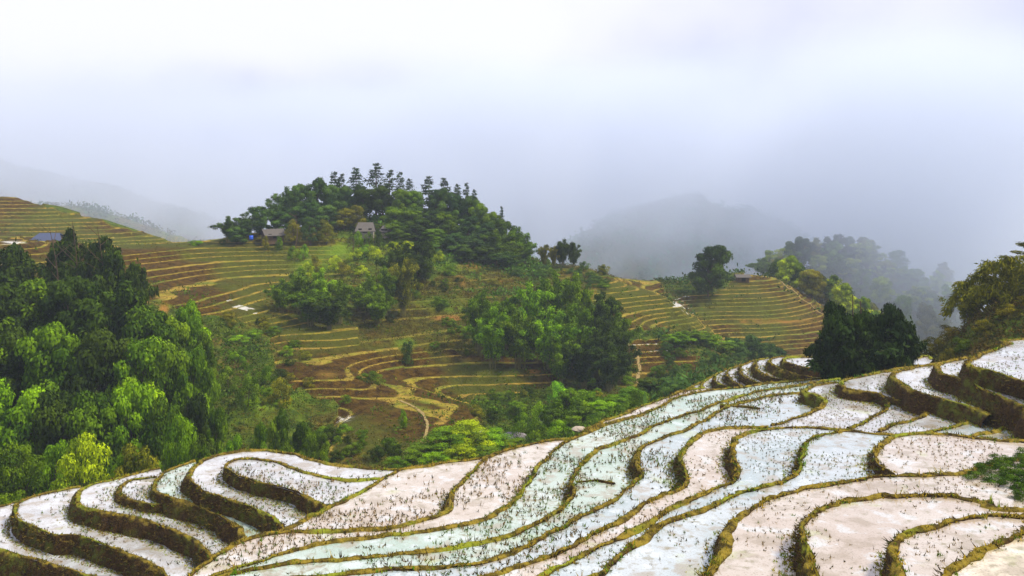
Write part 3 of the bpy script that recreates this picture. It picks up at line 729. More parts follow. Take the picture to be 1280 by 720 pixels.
# valley floor bushes
vb = []
for px, D, ty, w, c in [(527,101,552,60,MD),(556,103,533,70,BR),(585,104,524,70,LM),(612,106,532,60,BR),(640,106,545,50,MD),(500,99,568,40,MD),(574,99,553,50,LM),(548,98,562,46,BR),(604,99,556,46,MD)]: vb.append((px, D, ty, w, 'fine', c))
row(vb, 'bright feathery bush', 'in the thicket behind the middle paddies', 'lime thicket behind the middle paddies')
vb = []
for px, D, ty, w, c in [(655,112,512,34,MD),(675,116,500,36,BR),(690,112,508,40,MD),(712,116,484,46,BR),(733,118,484,44,BR),(728,110,505,46,MD),(752,112,500,44,BR),(770,116,492,40,BR),(790,120,482,40,BR),(800,112,486,34,MD),(818,128,470,44,DK),(836,130,468,40,BG),(775,108,502,36,MD),(668,104,525,36,MD),(700,103,522,34,BR),(745,106,512,34,MD),(845,118,478,34,BG)]: vb.append((px, D, ty, w, 'broad' if w > 38 else 'bush', c))
row(vb, 'rounded bush', 'in the gully below the bamboo grove', 'bushes along the gully')
plant('bush', stand(700, 132), 3.6, 2., (.22,.50,.02), 'small vivid green bush standing alone below the big bamboo grove', 'bush')
hb = []
for px, D, ty, w, c in [(366,190,306,18,MD),(378,190,304,16,BR),(396,186,318,20,OL),(420,186,318,22,LM),(442,190,310,24,LM),(455,192,304,20,BR),(468,190,306,24,LM),(494,192,300,26,LM),(512,192,300,26,LM),(530,190,302,24,BR),(546,190,312,20,LM),(450,197,287,14,BR),(462,196,288,14,MD),(474,196,286,14,DK),(333,194,293,12,OL),(350,194,294,12,MD),(430,182,326,24,OL),(452,182,330,22,LM),(384,182,326,22,LM),(560,184,328,22,BR),(372,178,332,20,BR)]: hb.append((px, D, ty, w, 'bush', c))
row(hb, 'yellow-green bush', 'on the slope below the hilltop huts', 'bright shrubs below the hilltop huts')
hb = []
for px, D, ty, w, c in [(246,196,307,20,BR),(278,196,316,10,DK),(300,143,446,30,BR),(318,146,452,24,BR),(330,128,455,30,MD),(508,146,424,20,BG),(350,120,470,34,OL),(310,118,465,34,MD),(286,126,455,30,MD),(470,131,462,26,MD),(455,132,466,22,MD),(345,150,410,20,BG),(430,112,545,26,MD),(505,112,510,14,BR),(400,112,540,34,MD),(650,190,334,26,BG),(740,186,344,30,BG),(755,184,352,26,MD),(620,185,348,22,OL),(675,190,330,30,BG)]: hb.append((px, D, ty, w, 'bush', c))
row(hb, 'scattered low bush', 'of those dotting the terraced slopes', 'loose bushes on the terraced slopes')
# the large clump on the edge of the near paddies
P = stand(1080, 73)
hero = plant('bigleaf', P, -(392-HY)/F*73-P[2], 3.5, (.018,.040,.008), 'large dark leafy clump with bare dead stems at the edge of the near paddies', 'bamboo', var=0)
for i, (dx, ty, w_, c_) in enumerate([(-27, 370, 1.75, (.018,.040,.008)), (30, 372, 1.95, (.018,.040,.008)), (4, 381, 1.6, (.020,.044,.008)), (-42, 408, 1.7, (.016,.036,.008)), (48, 396, 1.6, (.020,.042,.008)), (14, 400, 2.2, (.018,.038,.008)), (-16, 402, 2.2, (.018,.038,.008))]):
    r2 = PR['broad'][i % 3] if i < 3 else PR['bigleaf'][i % 2]; Dd = 72.5+i*.3
    for me, nm in ((r2['crown'], 'foliage'), (r2['stem'], 'stem')):
        o = bpy.data.objects.new(nm, me); col.objects.link(o); o.parent = hero
        hh = -(ty-HY)/F*73-P[2]; sw = w_/r2['W']; q = hero.scale
        o.location = ((dx/F*73)*math.cos(hero.rotation_euler.z)/q[0], -(dx/F*73)*math.sin(hero.rotation_euler.z)/q[1], 0)
        o.scale = (sw/q[0], sw/q[1], hh/r2['H']/q[2]); o.rotation_euler = (0, 0, i*1.3); o.color = (*c_, 1)
for dx, ty, lean in ((-14, 366, 0), (-8, 385, .6), (-2, 374, -.3)):
    zt = -(ty-HY)/F*73-P[2]
    v, f_ = tube([(0, 0, 0), (lean*.2, 0, zt*.6), (lean*.5, 0, zt)], [.07, .06, .03], 5)
    o = mesh_obj('dead_stem', v, f_, M_BARK, hero); q = hero.scale; th = hero.rotation_euler.z
    o.location = ((dx/F*73)*math.cos(th)/q[0], -(dx/F*73)*math.sin(th)/q[1], 0); o.scale = (1/q[0], 1/q[1], 1/q[2]); o.rotation_euler = (0, 0, -th)
    tag(o, 'bare dark dead stem')
# slope at the right
row([(1212,84,350,50,'bamboo',OL),(1240,85,335,60,'bamboo',OL),(1272,84,318,66,'bamboo',OL),(1310,84,300,80,'bamboo',OL)],
    'olive bamboo clump with arching tips', 'on the slope at the right edge', 'arching bamboo at the right edge')
rb = []
for px, D, ty, w, c in [(1150,82,428,28,OL),(1170,82,418,30,OL),(1190,83,410,34,OL),(1215,84,396,40,OL),(1245,84,380,44,OL),(1275,84,372,44,OL),(1300,84,350,50,OL),(1182,78,432,26,OL),(1205,78,424,30,MD),(1232,78,412,34,OL),(1262,78,402,36,OL),(1290,78,392,40,OL)]: rb.append((px, D, ty, w, 'bush', (c[0]*.8, c[1]*.7, c[2]*.8)))
row(rb, 'brownish bush', 'behind the top right paddy', 'scrub behind the top right paddy')
def arching(culms, D, c, label, seed):
    rr = np.random.default_rng(seed); g = stand(culms[0][0][0], D); root = empty('bamboo_clump', g); parts = []; st = []; tint = []
    for pts in culms:
        Dj = D+rr.uniform(-1, 1); P3 = catmull([np.array(at(a, b, Dj))-np.array(g) for a, b in pts], .25)
        P3[0, 2] = min(P3[0, 2], -.2); st.append(tube(P3, np.linspace(.06, .012, len(P3)), 5))
        m = len(P3)*34; t = rr.uniform(.22, 1, m)*(len(P3)-1); i = t.astype(int)
        kn = np.sin(t*.9)*.5+.5; rad = (.25+.55*kn)*(1-.35*t/len(P3)); kd = rdir(rr, m, .2)
        p = P3[i]+kd*(rad*rr.uniform(.3, 1.1, m)**.5)[:, None]-np.array([0, 0, .25])
        dd = unit(rr.normal(size=(m, 3))*.6-np.array([.35, 0, .6])); sd = unit(np.cross(dd, kd))
        parts.append(quads(p, dd, sd, .42*rr.uniform(.6, 1.2, m), .13)); tint.append(np.repeat(np.clip(.3+rr.normal(0, .22, m), 0, 1), 4))
    V, Q = join(parts); mesh_obj('foliage', V, Q, M_LEAF, root, False, np.concatenate(tint)).color = (*c, 1)
    V, Q = join(st); mesh_obj('stem', V, Q, M_CULM, root)
    tag(root, label, 'bamboo')
arching([[(1288,425),(1268,372),(1236,344),(1205,352),(1181,390)],[(1292,410),(1266,345),(1238,326),(1220,344)],[(1296,420),(1262,372),(1228,356),(1206,372)],[(1300,410),(1286,345),(1262,320),(1246,332)]], 80, OL,
        'long bamboo stems arching left from the right edge, tips hanging down', 4)
def bare_tree(px, D, ty, label, seed, lean=0.):
    rr = np.random.default_rng(seed); g = stand(px, D); H = -(ty-HY)/F*D-g[2]; root = empty('bare_tree', g); tag(root, label, 'bare tree')
    tp = lambda t: np.array([lean*t*t+.06*H*math.sin(3*t), .03*H*math.sin(4*t), H*t])
    v, q = tube([tp(t) for t in np.linspace(0, 1, 9)], np.linspace(.14, .03, 9), 6); mesh_obj('trunk', v, q, M_BARK, root)
    for k in range(7):
        t = rr.uniform(.5, .97); a = rr.uniform(0, 2*PI); L_ = H*rr.uniform(.08, .2); p0 = tp(t); d = np.array([math.cos(a), math.sin(a), rr.uniform(.4, 1.2)])
        v, q = tube([p0, p0+d*L_*.5+np.array([0, 0, -.03]), p0+d*L_], [.045, .035, .015], 4); mesh_obj('branch', v, q, M_BARK, root)
bare_tree(62, 127, 284, 'thin bare forked tree above the left wood', 1)
bare_tree(83, 127.5, 276, 'bare pole-like tree with curled tip right of the forked one', 2, .8)
bare_tree(117, 128, 282, 'faint bare sapling above the right of the left wood', 3, .5)
bare_tree(369, 195, 268, 'pale leafless tree in front of the hilltop wood, right of the brown house', 4)
bare_tree(440, 190, 296, 'low leafless tree on the shrubby slope left of the hilltop hut', 5)
# loose shrubs
sr = random.Random(11)
def shrubs(n, poly, look, place, group, w0, w1, cols, kind='bush'):
    xs = [p[0] for p in poly]; ys = [p[1] for p in poly]; out = []; tries = 0
    while len(out) < n and tries < 4000:
        tries += 1; a = sr.uniform(min(xs), max(xs)); b = sr.uniform(min(ys), max(ys))
        if not bool(inpoly([a], [b], poly)[0]): continue
        g = ground_at(a, b, 95)
        if g is None: continue
        w_ = sr.uniform(w0, w1); out.append((a, g[1], b-w_*sr.uniform(.5, .85), w_, kind, sr.choice(cols)))
    row(out, look, place, group)
shrubs(26, [(520,352),(590,350),(600,420),(700,440),(640,452),(500,440),(440,400)], 'small dark shrub', 'on the brown slope between the groves', 'shrubs between the two groves', 8, 20, [DK, MD, OL, MD])
shrubs(28, [(270,395),(330,405),(420,470),(440,500),(400,520),(340,520),(290,480)], 'ragged shrub', 'left of the terraced knoll', 'shrubs left of the terraced knoll', 9, 24, [DK, MD, OL, BR])
shrubs(28, [(600,495),(700,485),(820,470),(850,480),(720,520),(640,535),(590,520)], 'gully shrub', 'between the bamboo grove and gully thicket', 'shrubs between the grove and the gully', 9, 24, [DK, MD, BR, OL])
shrubs(20, [(640,325),(720,335),(790,350),(770,372),(700,350),(655,345)], 'grey-green shrub', 'on the shoulder above the big grove', 'shrubs on the shoulder of the hill', 8, 20, [OL, BG, MD, BG])
shrubs(24, [(420,540),(500,560),(500,580),(400,575),(330,560),(340,530)], 'dark shrub', 'below the knoll behind the near paddies', 'shrubs below the knoll', 12, 26, [DK, MD, DK])
shrubs(20, [(830,440),(900,450),(980,445),(960,455),(880,470),(820,480)], 'hazy shrub', 'in the dip behind the skyline paddies', 'shrubs behind the skyline paddies', 10, 24, [BG, MD, BG])
# weeds on the right-hand bank
wr = random.Random(3); wl = []
for px, py in [(1222,592),(1232,584),(1243,578),(1240,596),(1252,570),(1256,588),(1262,602),(1268,576),(1270,592),(1279,566),(1283,584),(1280,604),(1276,618),(1292,574),(1294,598),(1300,614),(1306,584)]:
    wl.append((px, py, wr.uniform(.45, .75), wr.uniform(.5, .75)))
for i, (px, py, h, w) in enumerate(wl):
    plant('bush', on_level(px, py+8, -13.15), h, w, (.05,.105,.006), f'low green weed bush, {orank(i, len(wl))} on the bank between right-hand paddies', group='weed bushes on the right-hand bank', seed=i)

# ------------------------------------------------------------------ ground cover
def tufts(P, N_, h, w, colr, r, blades=5, splay=.5):
    """grass tufts: base points, up directions, heights, blade widths, colours"""
    n = len(P)*blades
    B = np.repeat(P, blades, 0)+r.normal(0, 1, (n, 3))*np.repeat(h*.22, blades)[:, None]*np.array([1, 1, .2])
    U = unit(np.repeat(N_, blades, 0)+r.normal(size=(n, 3))*splay)
    S = unit(np.cross(U, rdir(r, n)))
    H = np.repeat(h, blades)[:, None]*r.uniform(.5, 1.2, (n, 1)); Wd = np.repeat(w, blades)[:, None]
    V = np.stack([B-S*Wd/2, B+S*Wd/2, B+U*H], 1).reshape(-1, 3)
    C = np.repeat(np.repeat(colr, blades, 0)*r.uniform(.65, 1.35, (n, 1)), 3, 0)
    return V, C
def pick(r, n, cols, w=None):
    c = np.array(cols)[r.choice(len(cols), n, p=w)]; return c
def view_ok(x, y, z, m=70):
    px = CX+F*x/y; py = HY-F*z/y
    return (px > -m) & (px < 1280+m) & (py < 720+m)
r = np.random.default_rng(21); VV = []; CC = []
for z, pp, nrm in CRESTS:
    Ln = len(pp)*.16
    # grass on the mud at the foot of the bank
    od = np.array([p[0] for p in PROFILE[4:]]); hd = np.array([p[1] for p in PROFILE[4:]])
    q1 = pp+nrm*1.0; zl = pad_level(q1[:, 0], q1[:, 1], z)
    for (o0, o1, dens, kind) in ((-.28, .05, 13, 0), (.05, .50, 26, 1), (-.36, -.26, 4, 2), (0, 1, 34, 3)):
        n = int(Ln*dens)
        i = r.integers(0, len(pp)-1, n); o = r.uniform(o0, o1, n)
        if kind == 3:
            drop = zl[i]-z; good = (drop < -.35) & (drop > -2.2); i = i[good]; n = len(i)
            if n == 0: continue
            o = np.interp(-drop[good], -hd, od)+np.abs(r.normal(0, .26, n))-.05
        xy = pp[i]+nrm[i]*o[:, None]+r.normal(0, .03, (n, 2))
        zz = z+np.interp(o, [p[0] for p in PROFILE], [p[1] for p in PROFILE])
        if kind == 3: zz = zl[i]+0.01
        P = np.c_[xy, zz-.02]; ok = view_ok(P[:, 0], P[:, 1], P[:, 2]); P = P[ok]; n = len(P)
        nn = nrm[i][ok]; cl = fbm(P[:, 0]*.3, P[:, 1]*.3, 3)
        if kind == 0:
            c = pick(r, n, [(.36,.26,.022),(.20,.17,.014),(.05,.035,.006),(.12,.19,.008)], [.30,.24,.32,.14])
            c = np.where((cl > .25)[:, None], c*np.array([.6, 1.05, .6]), c); up = np.c_[nn*.1, np.ones(n)]; h = r.uniform(.06, .18, n)*(1+1.3*(r.random(n) < .07))
        elif kind == 1:
            c = pick(r, n, [(.060,.036,.010),(.11,.085,.014),(.050,.060,.008),(.16,.12,.020)], [.42,.26,.2,.12])
            up = np.c_[nn*.9, np.full(n, .35)]; h = r.uniform(.10, .26, n)
        elif kind == 3:
            c = pick(r, n, [(.30,.27,.02),(.20,.26,.014),(.28,.17,.03),(.10,.10,.012)], [.34,.3,.2,.16]); up = np.c_[nn*.3, np.ones(n)]; h = r.uniform(.05, .15, n)
        else:
            c = pick(r, n, [(.12,.22,.015),(.20,.20,.03)]); up = np.c_[nn*0, np.ones(n)]; h = r.uniform(.06, .14, n)
        v, cc = tufts(P, up, h, np.full(n, .045), c, r, 5, .55); VV.append(v); CC.append(cc)
V = np.concatenate(VV); C_ = np.concatenate(CC)
tag(mesh_obj('bank_grass', V, np.arange(len(V)).reshape(-1, 3), M_GRASS, smooth_=False, tint=np.c_[C_, np.ones(len(C_))]), kind='stuff')
# stubble in the paddies
VV = []; CC = []
for z, Pg, look, dens in PADS:
    x0, y0 = Pg.min(0); x1, y1 = Pg.max(0); sp = .30
    X, Y = np.meshgrid(np.arange(x0, x1, sp), np.arange(y0, y1, sp)); X = X.ravel(); Y = Y.ravel()
    X = X+r.normal(0, .07, len(X)); Y = Y+r.normal(0, .07, len(Y))
    ok = view_ok(X, Y, z, 30) & (Y > 15)
    X = X[ok]; Y = Y[ok]
    den = (.50 if z < -15.5 else .80)*dens*np.clip(.8+3.2*fbm(X*.3+z*3, Y*.3, 4), .06, 3); ok = r.random(len(X)) < den; X = X[ok]; Y = Y[ok]
    ok = inpoly(X, Y, Pg); X = X[ok]; Y = Y[ok]
    ok = ~hide(X, Y, z); X = X[ok]; Y = Y[ok]; n = len(X)
    if n == 0: continue
    wet = fbm(X*.12, Y*.12, 2)
    c = pick(r, n, [(.10,.070,.020),(.055,.045,.015),(.19,.12,.03),(.08,.13,.012)], [.30,.18,.14,.38] if look in 'wcb' else [.36,.2,.30,.14])
    h = r.uniform(.10, .26, n)*(1.15 if dens > 1.5 else 1. if z < -15.5 else .62)
    v, cc = tufts(np.c_[X, Y, np.full(n, z-.01)], np.tile((0, 0, 1.), (n, 1)), h, np.full(n, .055 if z < -15.5 else .035), c*.95, r, 5, .6); VV.append(v); CC.append(cc)
V = np.concatenate(VV); C_ = np.concatenate(CC); print('stubble tufts', len(V)//15)
tag(mesh_obj('rice_stubble', V, np.arange(len(V)).reshape(-1, 3), M_STUB, smooth_=False, tint=np.c_[C_, np.ones(len(C_))]), kind='stuff')
# undergrowth on the slopes
def cover(n, px0, px1, D0, D1, size, cols, name, nleaf=7, test=None, pw=1., tp=.14, op=.95):
    px = r.uniform(px0, px1, n); D = D0+(D1-D0)*r.random(n)**pw
    x = (px-CX)/F*D; z, terr, ppx, ppy = terrain(x, D, True)
    g = fbm(x*.05+9, D*.05, 4)+.5*fbm(x*.3, D*.3, 2)
    keepit = (r.random(n) < np.where(terr > .9, tp, op))
    if test is not None: keepit &= test(ppx, ppy)
    x = x[keepit]; D = D[keepit]; z = z[keepit]; g = g[keepit]; m = len(x)
    k = nleaf; sz = size*r.uniform(.5, 1.5, m)*(.7+.5*smooth(-.2, .5, g))
    c = np.repeat(np.c_[x, D, z+sz*.45], k, 0)+r.normal(size=(m*k, 3))*np.repeat(sz, k)[:, None]*np.array([.6, .6, .35])
    d = rdir(r, m*k, .3); s = unit(np.cross(d, rdir(r, m*k, 1.)))
    v, q = quads(c, d, s, np.repeat(sz, k)*r.uniform(.5, 1., m*k), np.repeat(sz, k)*.42)
    t = smooth(-.35, .35, g+r.normal(0, .22, m))[:, None]
    a, b = np.array(cols[0]), np.array(cols[1]); cc = a*(1-t)+b*t
    cc = np.repeat(np.repeat(cc*r.uniform(.6, 1.4, (m, 1)), k, 0)*r.uniform(.7, 1.3, (m*k, 1)), 4, 0)
    return v, q, cc
parts = [cover(60000, -40, 1080, 105, 262, .17, ((.16,.12,.014),(.085,.12,.008)), '', 5, None, 1., .30, .2),
         cover(26000, -60, 900, 76, 240, .42, ((.085,.062,.008),(.050,.095,.005)), ''),
         cover(16000, 230, 860, 78, 170, .34, ((.11,.08,.010),(.060,.12,.006)), ''),
         cover(6000, 1110, 1400, 72, 100, .34, ((.10,.065,.014),(.07,.075,.010)), ''),
         cover(9000, 820, 1300, 90, 300, .8, ((.08,.085,.015),(.04,.09,.014)), ''),
         cover(5000, 330, 680, 170, 230, .6, ((.10,.09,.012),(.07,.16,.012)), '')]
V = np.concatenate([p[0] for p in parts]); C_ = np.concatenate([p[2] for p in parts])
tag(mesh_obj('undergrowth', V, np.arange(len(V)).reshape(-1, 4), M_GRASS, smooth_=False, tint=np.c_[C_, np.ones(len(C_))]), kind='stuff')
parts = [cover(22000, 600, 1500, 300, 520, 1.5, ((.06,.085,.02),(.03,.19,.04)), '', 9, lambda a, b: b < 420),
         cover(14000, -100, 460, 290, 600, 1.3, ((.09,.075,.04),(.035,.10,.03)), '', 9)]
V = np.concatenate([p[0] for p in parts]); C_ = np.concatenate([p[2] for p in parts])
tag(mesh_obj('far_woodland', V, np.arange(len(V)).reshape(-1, 4), M_GRASS, smooth_=False, tint=np.c_[C_, np.ones(len(C_))]), kind='stuff')

# ------------------------------------------------------------------ houses
M_WALL = mat_plain('weathered_wall', (.30, .27, .23), .9, .3, 3)
M_WOOD = mat_plain('plank_wall', (.11, .075, .045), .9, .35, 5)
M_ROOF = mat_plain('grey_roof', (.085, .078, .070), .8, .35, 3)
M_BLUER = mat_plain('blue_grey_roof', (.05, .065, .12), .7, .2, 4)
M_BLUE = mat_plain('blue_plastic', (.02, .09, .55), .4, .1, 2)
M_DARK = mat_plain('dark_opening', (.02, .018, .016), .9, .2, 3)
M_ROCK = mat_plain('grey_rock', (.20, .19, .20), .9, .4, 1.2, .6)
M_STONE = mat_plain('pale_stone', (.30, .26, .20), .9, .3, 2.5, .5)
def boxm(x0, x1, y0, y1, z0, z1):
    V = [(x, y, z) for z in (z0, z1) for y in (y0, y1) for x in (x0, x1)]
    return V, [(0,2,3,1),(4,5,7,6),(0,1,5,4),(2,6,7,3),(0,4,6,2),(1,3,7,5)]
def house(P, w, dp, h, rh, rz, wall, roof, label, cat='house', hip=0., windows=2):
    root = empty('farm_hut' if cat == 'hut' else 'farm_house', P, rz); tag(root, label, cat)
    w2, d2 = w/2, dp/2
    V = [(-w2,-d2,-1.2),(w2,-d2,-1.2),(w2,d2,-1.2),(-w2,d2,-1.2),(-w2,-d2,h),(w2,-d2,h),(w2,d2,h),(-w2,d2,h),(-w2+hip,0,h+rh*.96),(w2-hip,0,h+rh*.96)]
    Fc = [(0,1,5,4),(2,3,7,6),(1,2,6,9,5),(3,0,4,8,7)]
    mesh_obj('wall', V, Fc, wall, root, smooth_=False)
    e = .45; t = .12; ez = h-rh*e/d2
    V = [(-w2-e,-d2-e,ez),(w2+e,-d2-e,ez),(w2+e-hip,0,h+rh),(-w2-e+hip,0,h+rh),(w2+e,d2+e,ez),(-w2-e,d2+e,ez)]
    V += [(a, b, c+t) for a, b, c in V]
    Fc = [(0,3,2,1),(3,5,4,2),(6,7,8,9),(9,8,10,11),(0,1,7,6),(1,2,8,7),(2,4,10,8),(4,5,11,10),(5,3,9,11),(3,0,6,9)]
    mesh_obj('roof', V, Fc, roof, root, smooth_=False)
    v, f_ = boxm(-.45, .45, -d2-.06, -d2-.01, 0, min(1.9, h-.15)); mesh_obj('door', v, f_, M_DARK, root, smooth_=False)
    for k in range(windows):
        xx = (-1 if k else 1)*w2*.6
        v, f_ = boxm(xx-.35, xx+.35, -d2-.06, -d2-.01, .9, min(1.7, h-.3)); mesh_obj('window', v, f_, M_DARK, root, smooth_=False)
    return root
def up(P, dz=0): return (P[0], P[1], P[2]+dz)
house(at(457, 290, 200), 3.4, 4., .5, 1.4, .1, M_WALL, M_ROOF, 'grey-roofed hut below the conifers on the hilltop', 'hut', .6)
house(at(484, 291, 202), 1.3, 2.4, .5, .9, -.4, M_WALL, M_ROOF, 'small pale lean hut just right of the hilltop hut', 'hut')
house(at(341, 297, 198), 3.6, 4., .7, 1.0, .5, M_WOOD, M_ROOF, 'brown wooden farmhouse with pale gable at the left end of the hilltop', 'house')
house(at(62, 304, 190), 6.0, 5, .5, 1.4, .1, M_WOOD, M_BLUER, 'house with blue-grey roof half hidden behind the left wood', 'house', 1.5)
house(up(stand(928, 221), .1), 2.6, 2.2, 1.0, .4, 0, M_WOOD, M_ROOF, 'tiny field hut on the brown terraces beneath the misty knoll', 'hut', 0, 1)
def drum(P, r_, h, m, label):
    pr = [(0, 0), (r_, 0), (r_, h*.32), (r_*1.05, h*.34), (r_, h*.36), (r_, h*.64), (r_*1.05, h*.66), (r_, h*.68), (r_, h*.97), (r_*.9, h), (0, h)]
    k = 14; V = [(a*math.cos(j*2*PI/k), a*math.sin(j*2*PI/k), b) for a, b in pr for j in range(k)]
    Fc = [(i*k+j, i*k+(j+1) % k, (i+1)*k+(j+1) % k, (i+1)*k+j) for i in range(len(pr)-1) for j in range(k)]
    o = mesh_obj('water_drum', V, Fc, m); o.location = P; tag(o, label, 'drum')
drum(at(314, 300, 194), .4, .9, M_BLUE, 'blue plastic drum standing left of the brown wooden farmhouse')
def rock(P, s, m, label, cat='rock', name='boulder', seed=0, flat=.6, grp=None):
    rr = np.random.default_rng(seed); n1, n2 = 12, 8; V = []
    for i in range(n2+1):
        for j in range(n1):
            th = PI*i/n2; ph = 2*PI*j/n1; V.append((math.sin(th)*math.cos(ph), math.sin(th)*math.sin(ph), math.cos(th)))
    V = np.array(V); k = 1+.35*fbm(V[:, 0]*1.7+seed+V[:, 2], V[:, 1]*1.7+seed, 3); V = V*k[:, None]*np.array(s)
    Fc = [(i*n1+j, (i+1)*n1+j, (i+1)*n1+(j+1) % n1, i*n1+(j+1) % n1) for i in range(n2) for j in range(n1)]
    o = mesh_obj(name, V, Fc, m, smooth_=False); o.location = P; tag(o, label, cat, grp)
rock(stand(697, 122), (2.6, 1.8, 1.4), M_ROCK, 'grey boulder among the gully bushes below the bamboo grove', seed=1)
rock(stand(645, 112), (2.4, 1.6, 1.3), M_ROCK, 'dark grey boulder left of the gully bushes', seed=2)
rock(up(stand(602, 113), .3), (1.3, .5, .5), M_STONE, 'pale rock lying left of the dark grey boulder', seed=3)
rock(up(stand(612, 112.5), .3), (.9, .6, .4), M_STONE, 'smaller pale rock at the right tip of its longer neighbour', seed=4)
rock(on_level(723, 536, -17.9), (.45, .5, .15), M_STONE, 'flat pale stone beside the back bank of the middle paddies', seed=5)
# footpath coming down the end of the terraced knoll
def path(pts, w, m=None):
    pp = []
    for a, D in pts: pp.append(((a-CX)/F*D, D))
    pp = resample(catmull(pp, .5), .3); t = unit(np.gradient(pp, axis=0)); nr = np.stack([t[:, 1], -t[:, 0]], 1)
    V = []
    for o in (-w/2, -w/6, w/6, w/2):
        xy = pp+nr*(o+.12*fbm(pp[:, 0]*.9+o, pp[:, 1]*.9, 2))[:, None]; V.append(np.c_[xy, terrain(xy[:, 0], xy[:, 1])+.07])
    V = np.stack(V, 1); n = len(pp); idx = np.arange(n*4).reshape(n, 4)
    Q = np.stack([idx[:-1, :-1], idx[:-1, 1:], idx[1:, 1:], idx[1:, :-1]], -1).reshape(-1, 4)
    tag(mesh_obj('path', V.reshape(-1, 3), Q, m), kind='structure')
M_PATH = mat_plain('trodden_earth', (.24, .18, .07), .95, .3, 2)
path([(500,124),(516,121),(530,117),(534,112),(528,108),(514,104.5),(506,103),(503,100),(502,98)], .35, M_PATH)
path([(795,158),(800,152),(797,147),(803,143)], .5, M_PATH)
path([(950,235),(975,226),(1005,220),(1030,216)], .5, M_PATH)

#ENDVEG

# ------------------------------------------------------------------ camera, light, air
cam = bpy.data.cameras.new('camera'); co = bpy.data.objects.new('camera', cam); col.objects.link(co)
cam.sensor_width = 36; cam.lens = 36*F/1280; cam.shift_y = -(360-HY)/1280.
cam.clip_end = 20000; cam.clip_start = .5
co.location = (0, 0, 0); co.rotation_euler = (PI/2, 0, 0); scene.camera = co

SUN_EL, SUN_AZ = math.radians(54), math.radians(100)     # azimuth from +Y towards +X
sl = bpy.data.lights.new('sun', 'SUN'); sl.energy = 4.2; sl.angle = math.radians(9); sl.color = (1, .88, .68)
so = bpy.data.objects.new('sun', sl); col.objects.link(so)
d = Vector((math.sin(SUN_AZ)*math.cos(SUN_EL), math.cos(SUN_AZ)*math.cos(SUN_EL), math.sin(SUN_EL)))
so.rotation_euler = d.to_track_quat('Z', 'Y').to_euler(); so.location = (0, 0, 200)

wd = bpy.data.worlds.new('World'); scene.world = wd; wd.use_nodes = True
nt = wd.node_tree; nt.nodes.clear()
def N(t, **k):
    nd = nt.nodes.new(t)
    for a, b in k.items(): setattr(nd, a, b)
    return nd
L = nt.links.new
out = N('ShaderNodeOutputWorld'); bg = N('ShaderNodeBackground'); L(bg.outputs[0], out.inputs['Surface'])
sky = N('ShaderNodeTexSky', sky_type='NISHITA', sun_disc=False, sun_elevation=SUN_EL, sun_rotation=SUN_AZ)
skm = N('ShaderNodeVectorMath', operation='SCALE'); skm.inputs['Scale'].default_value = .10; L(sky.outputs[0], skm.inputs[0])
tc = N('ShaderNodeTexCoord')
mp = N('ShaderNodeMapping'); mp.inputs['Scale'].default_value = (1, 1, 1.15); mp.inputs['Rotation'].default_value = (.3, .5, .9); L(tc.outputs['Generated'], mp.inputs[0])
n1 = N('ShaderNodeTexNoise'); n1.inputs['Scale'].default_value = 5.0; n1.inputs['Detail'].default_value = 5; n1.inputs['Roughness'].default_value = .5
L(mp.outputs[0], n1.inputs['Vector'])
sx = N('ShaderNodeSeparateXYZ'); L(tc.outputs['Generated'], sx.inputs[0])
def MR(v, a, b, c=0., d_=1.):
    m = N('ShaderNodeMapRange', interpolation_type='SMOOTHSTEP')
    for i, x in enumerate((a, b, c, d_)): m.inputs[i+1].default_value = x
    L(v, m.inputs[0]); return m.outputs[0]
def MM(op, a, b):
    m = N('ShaderNodeMath', operation=op)
    for i, x in enumerate((a, b)):
        if isinstance(x, (int, float)): m.inputs[i].default_value = x
        else: L(x, m.inputs[i])
    return m.outputs[0]
el = MR(sx.outputs['Z'], -.02, .155)
side = MR(sx.outputs['X'], -.45, .5)
f = MM('ADD', MM('ADD', MM('MULTIPLY', el, .85), MM('MULTIPLY', MM('MULTIPLY', MM('SUBTRACT', n1.outputs[0], .5), 1.6), MM('SUBTRACT', 1., MM('MULTIPLY', el, .75)))), MM('MULTIPLY', MM('MULTIPLY', side, el), -.42))
f = MR(f, -.02, .68)
cm = N('ShaderNodeMix', data_type='RGBA'); L(f, cm.inputs[0])
cm.inputs[6].default_value = (.27, .31, .55, 1); cm.inputs[7].default_value = (.78, .78, .90, 1)
up = MR(sx.outputs['Z'], .12, .8, 1., 1.15)
cs = N('ShaderNodeVectorMath', operation='SCALE'); L(cm.outputs[2], cs.inputs[0]); L(up, cs.inputs['Scale'])
fm = N('ShaderNodeMix', data_type='RGBA'); fm.inputs[0].default_value = .95
L(skm.outputs[0], fm.inputs[6]); L(cs.outputs[0], fm.inputs[7])
L(fm.outputs[2], bg.inputs['Color']); bg.inputs['Strength'].default_value = 1.0

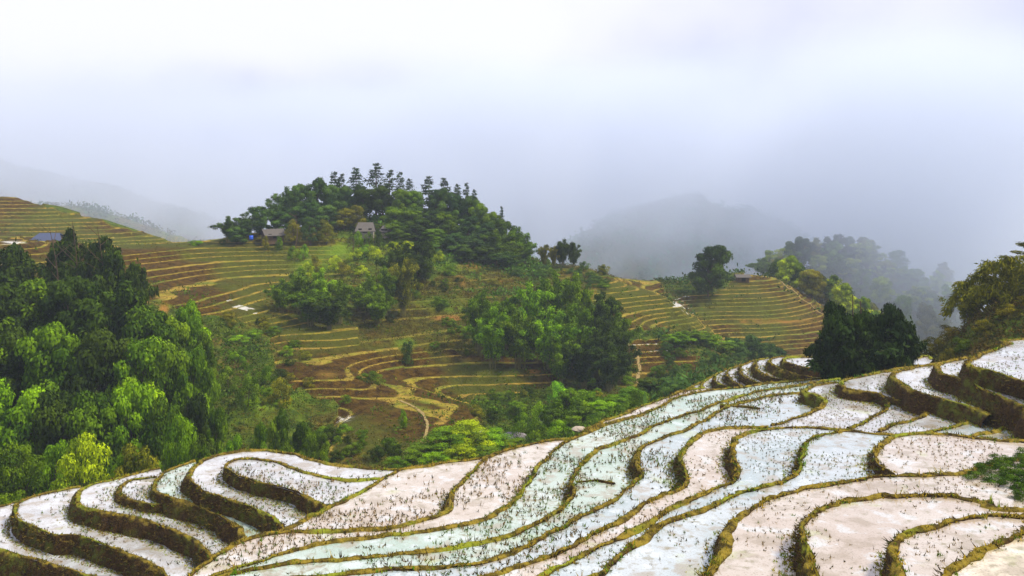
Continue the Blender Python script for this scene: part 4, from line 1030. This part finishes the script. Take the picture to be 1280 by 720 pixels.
def haze_box():
    x0, x1, y0, y1, z0, z1 = -4000, 4000, -60, 5500, -93, 45
    V = [(x, y, z) for z in (z0, z1) for y in (y0, y1) for x in (x0, x1)]
    Fc = [(0,2,3,1),(4,5,7,6),(0,1,5,4),(2,6,7,3),(0,4,6,2),(1,3,7,5)]
    m, nt2, out2 = new_mat('haze')
    pv = nt2.nodes.new('ShaderNodeVolumePrincipled'); pv.inputs['Density'].default_value = .0003
    pv.inputs['Color'].default_value = (.70, .80, 1, 1); pv.inputs['Anisotropy'].default_value = .2
    nt2.links.new(pv.outputs[0], out2.inputs['Volume'])
    tag(mesh_obj('haze', V, Fc, m, smooth_=False), kind='stuff')
haze_box()
def mist_bank():
    # drifting cloud in the valley behind the hills
    x0, x1, y0, y1, z0, z1 = -500, 700, 232, 720, -91.5, 43
    V = [(x, y, z) for z in (z0, z1) for y in (y0, y1) for x in (x0, x1)]
    Fc = [(0,2,3,1),(4,5,7,6),(0,1,5,4),(2,6,7,3),(0,4,6,2),(1,3,7,5)]
    k = NT('valley_mist'); p = k.pos(); sp = k.n('ShaderNodeSeparateXYZ'); k.l(p, sp.inputs[0])
    n = k.noise(.013, 4, .55)
    X, Y, Z = sp.outputs
    # near edge of the cloud: further back at the left, close behind the terraces at the right
    e = k.math('SUBTRACT', Y, k.math('MULTIPLY', k.ramp(X, -40, 60), -30.))
    yy = k.math('ADD', Y, k.math('MULTIPLY', k.ramp(X, 48, 105), 75.))
    e = k.ramp(yy, 250, 350)
    top = k.ramp(Z, 43, 25); side = k.math('MULTIPLY', k.ramp(X, -500, -380), k.ramp(X, 700, 560)); far = k.ramp(Y, 720, 640)
    d = k.math('MULTIPLY', k.math('MULTIPLY', e, top), k.math('MULTIPLY', side, far))
    d = k.math('MULTIPLY', d, k.ramp(n, .36, .60)); d = k.math('MULTIPLY', d, k.math('ADD', .014, k.math('MULTIPLY', k.ramp(X, -170, 0), .018)))
    pv = k.n('ShaderNodeVolumePrincipled'); k.l(d, pv.inputs['Density']); pv.inputs['Color'].default_value = (.80, .87, 1, 1); pv.inputs['Anisotropy'].default_value = .2
    k.l(pv.outputs[0], k.out.inputs['Volume'])
    tag(mesh_obj('mist', V, Fc, k.m, smooth_=False), kind='stuff')
mist_bank()

scene.view_settings.view_transform = 'Standard'; scene.view_settings.look = 'None'
scene.view_settings.exposure = .42; scene.view_settings.gamma = 1
scene.cycles.volume_bounces = 3
scene.cycles.max_bounces = 8; scene.cycles.diffuse_bounces = 2; scene.cycles.glossy_bounces = 2; scene.cycles.transparent_max_bounces = 4
scene.cycles.use_denoising = True
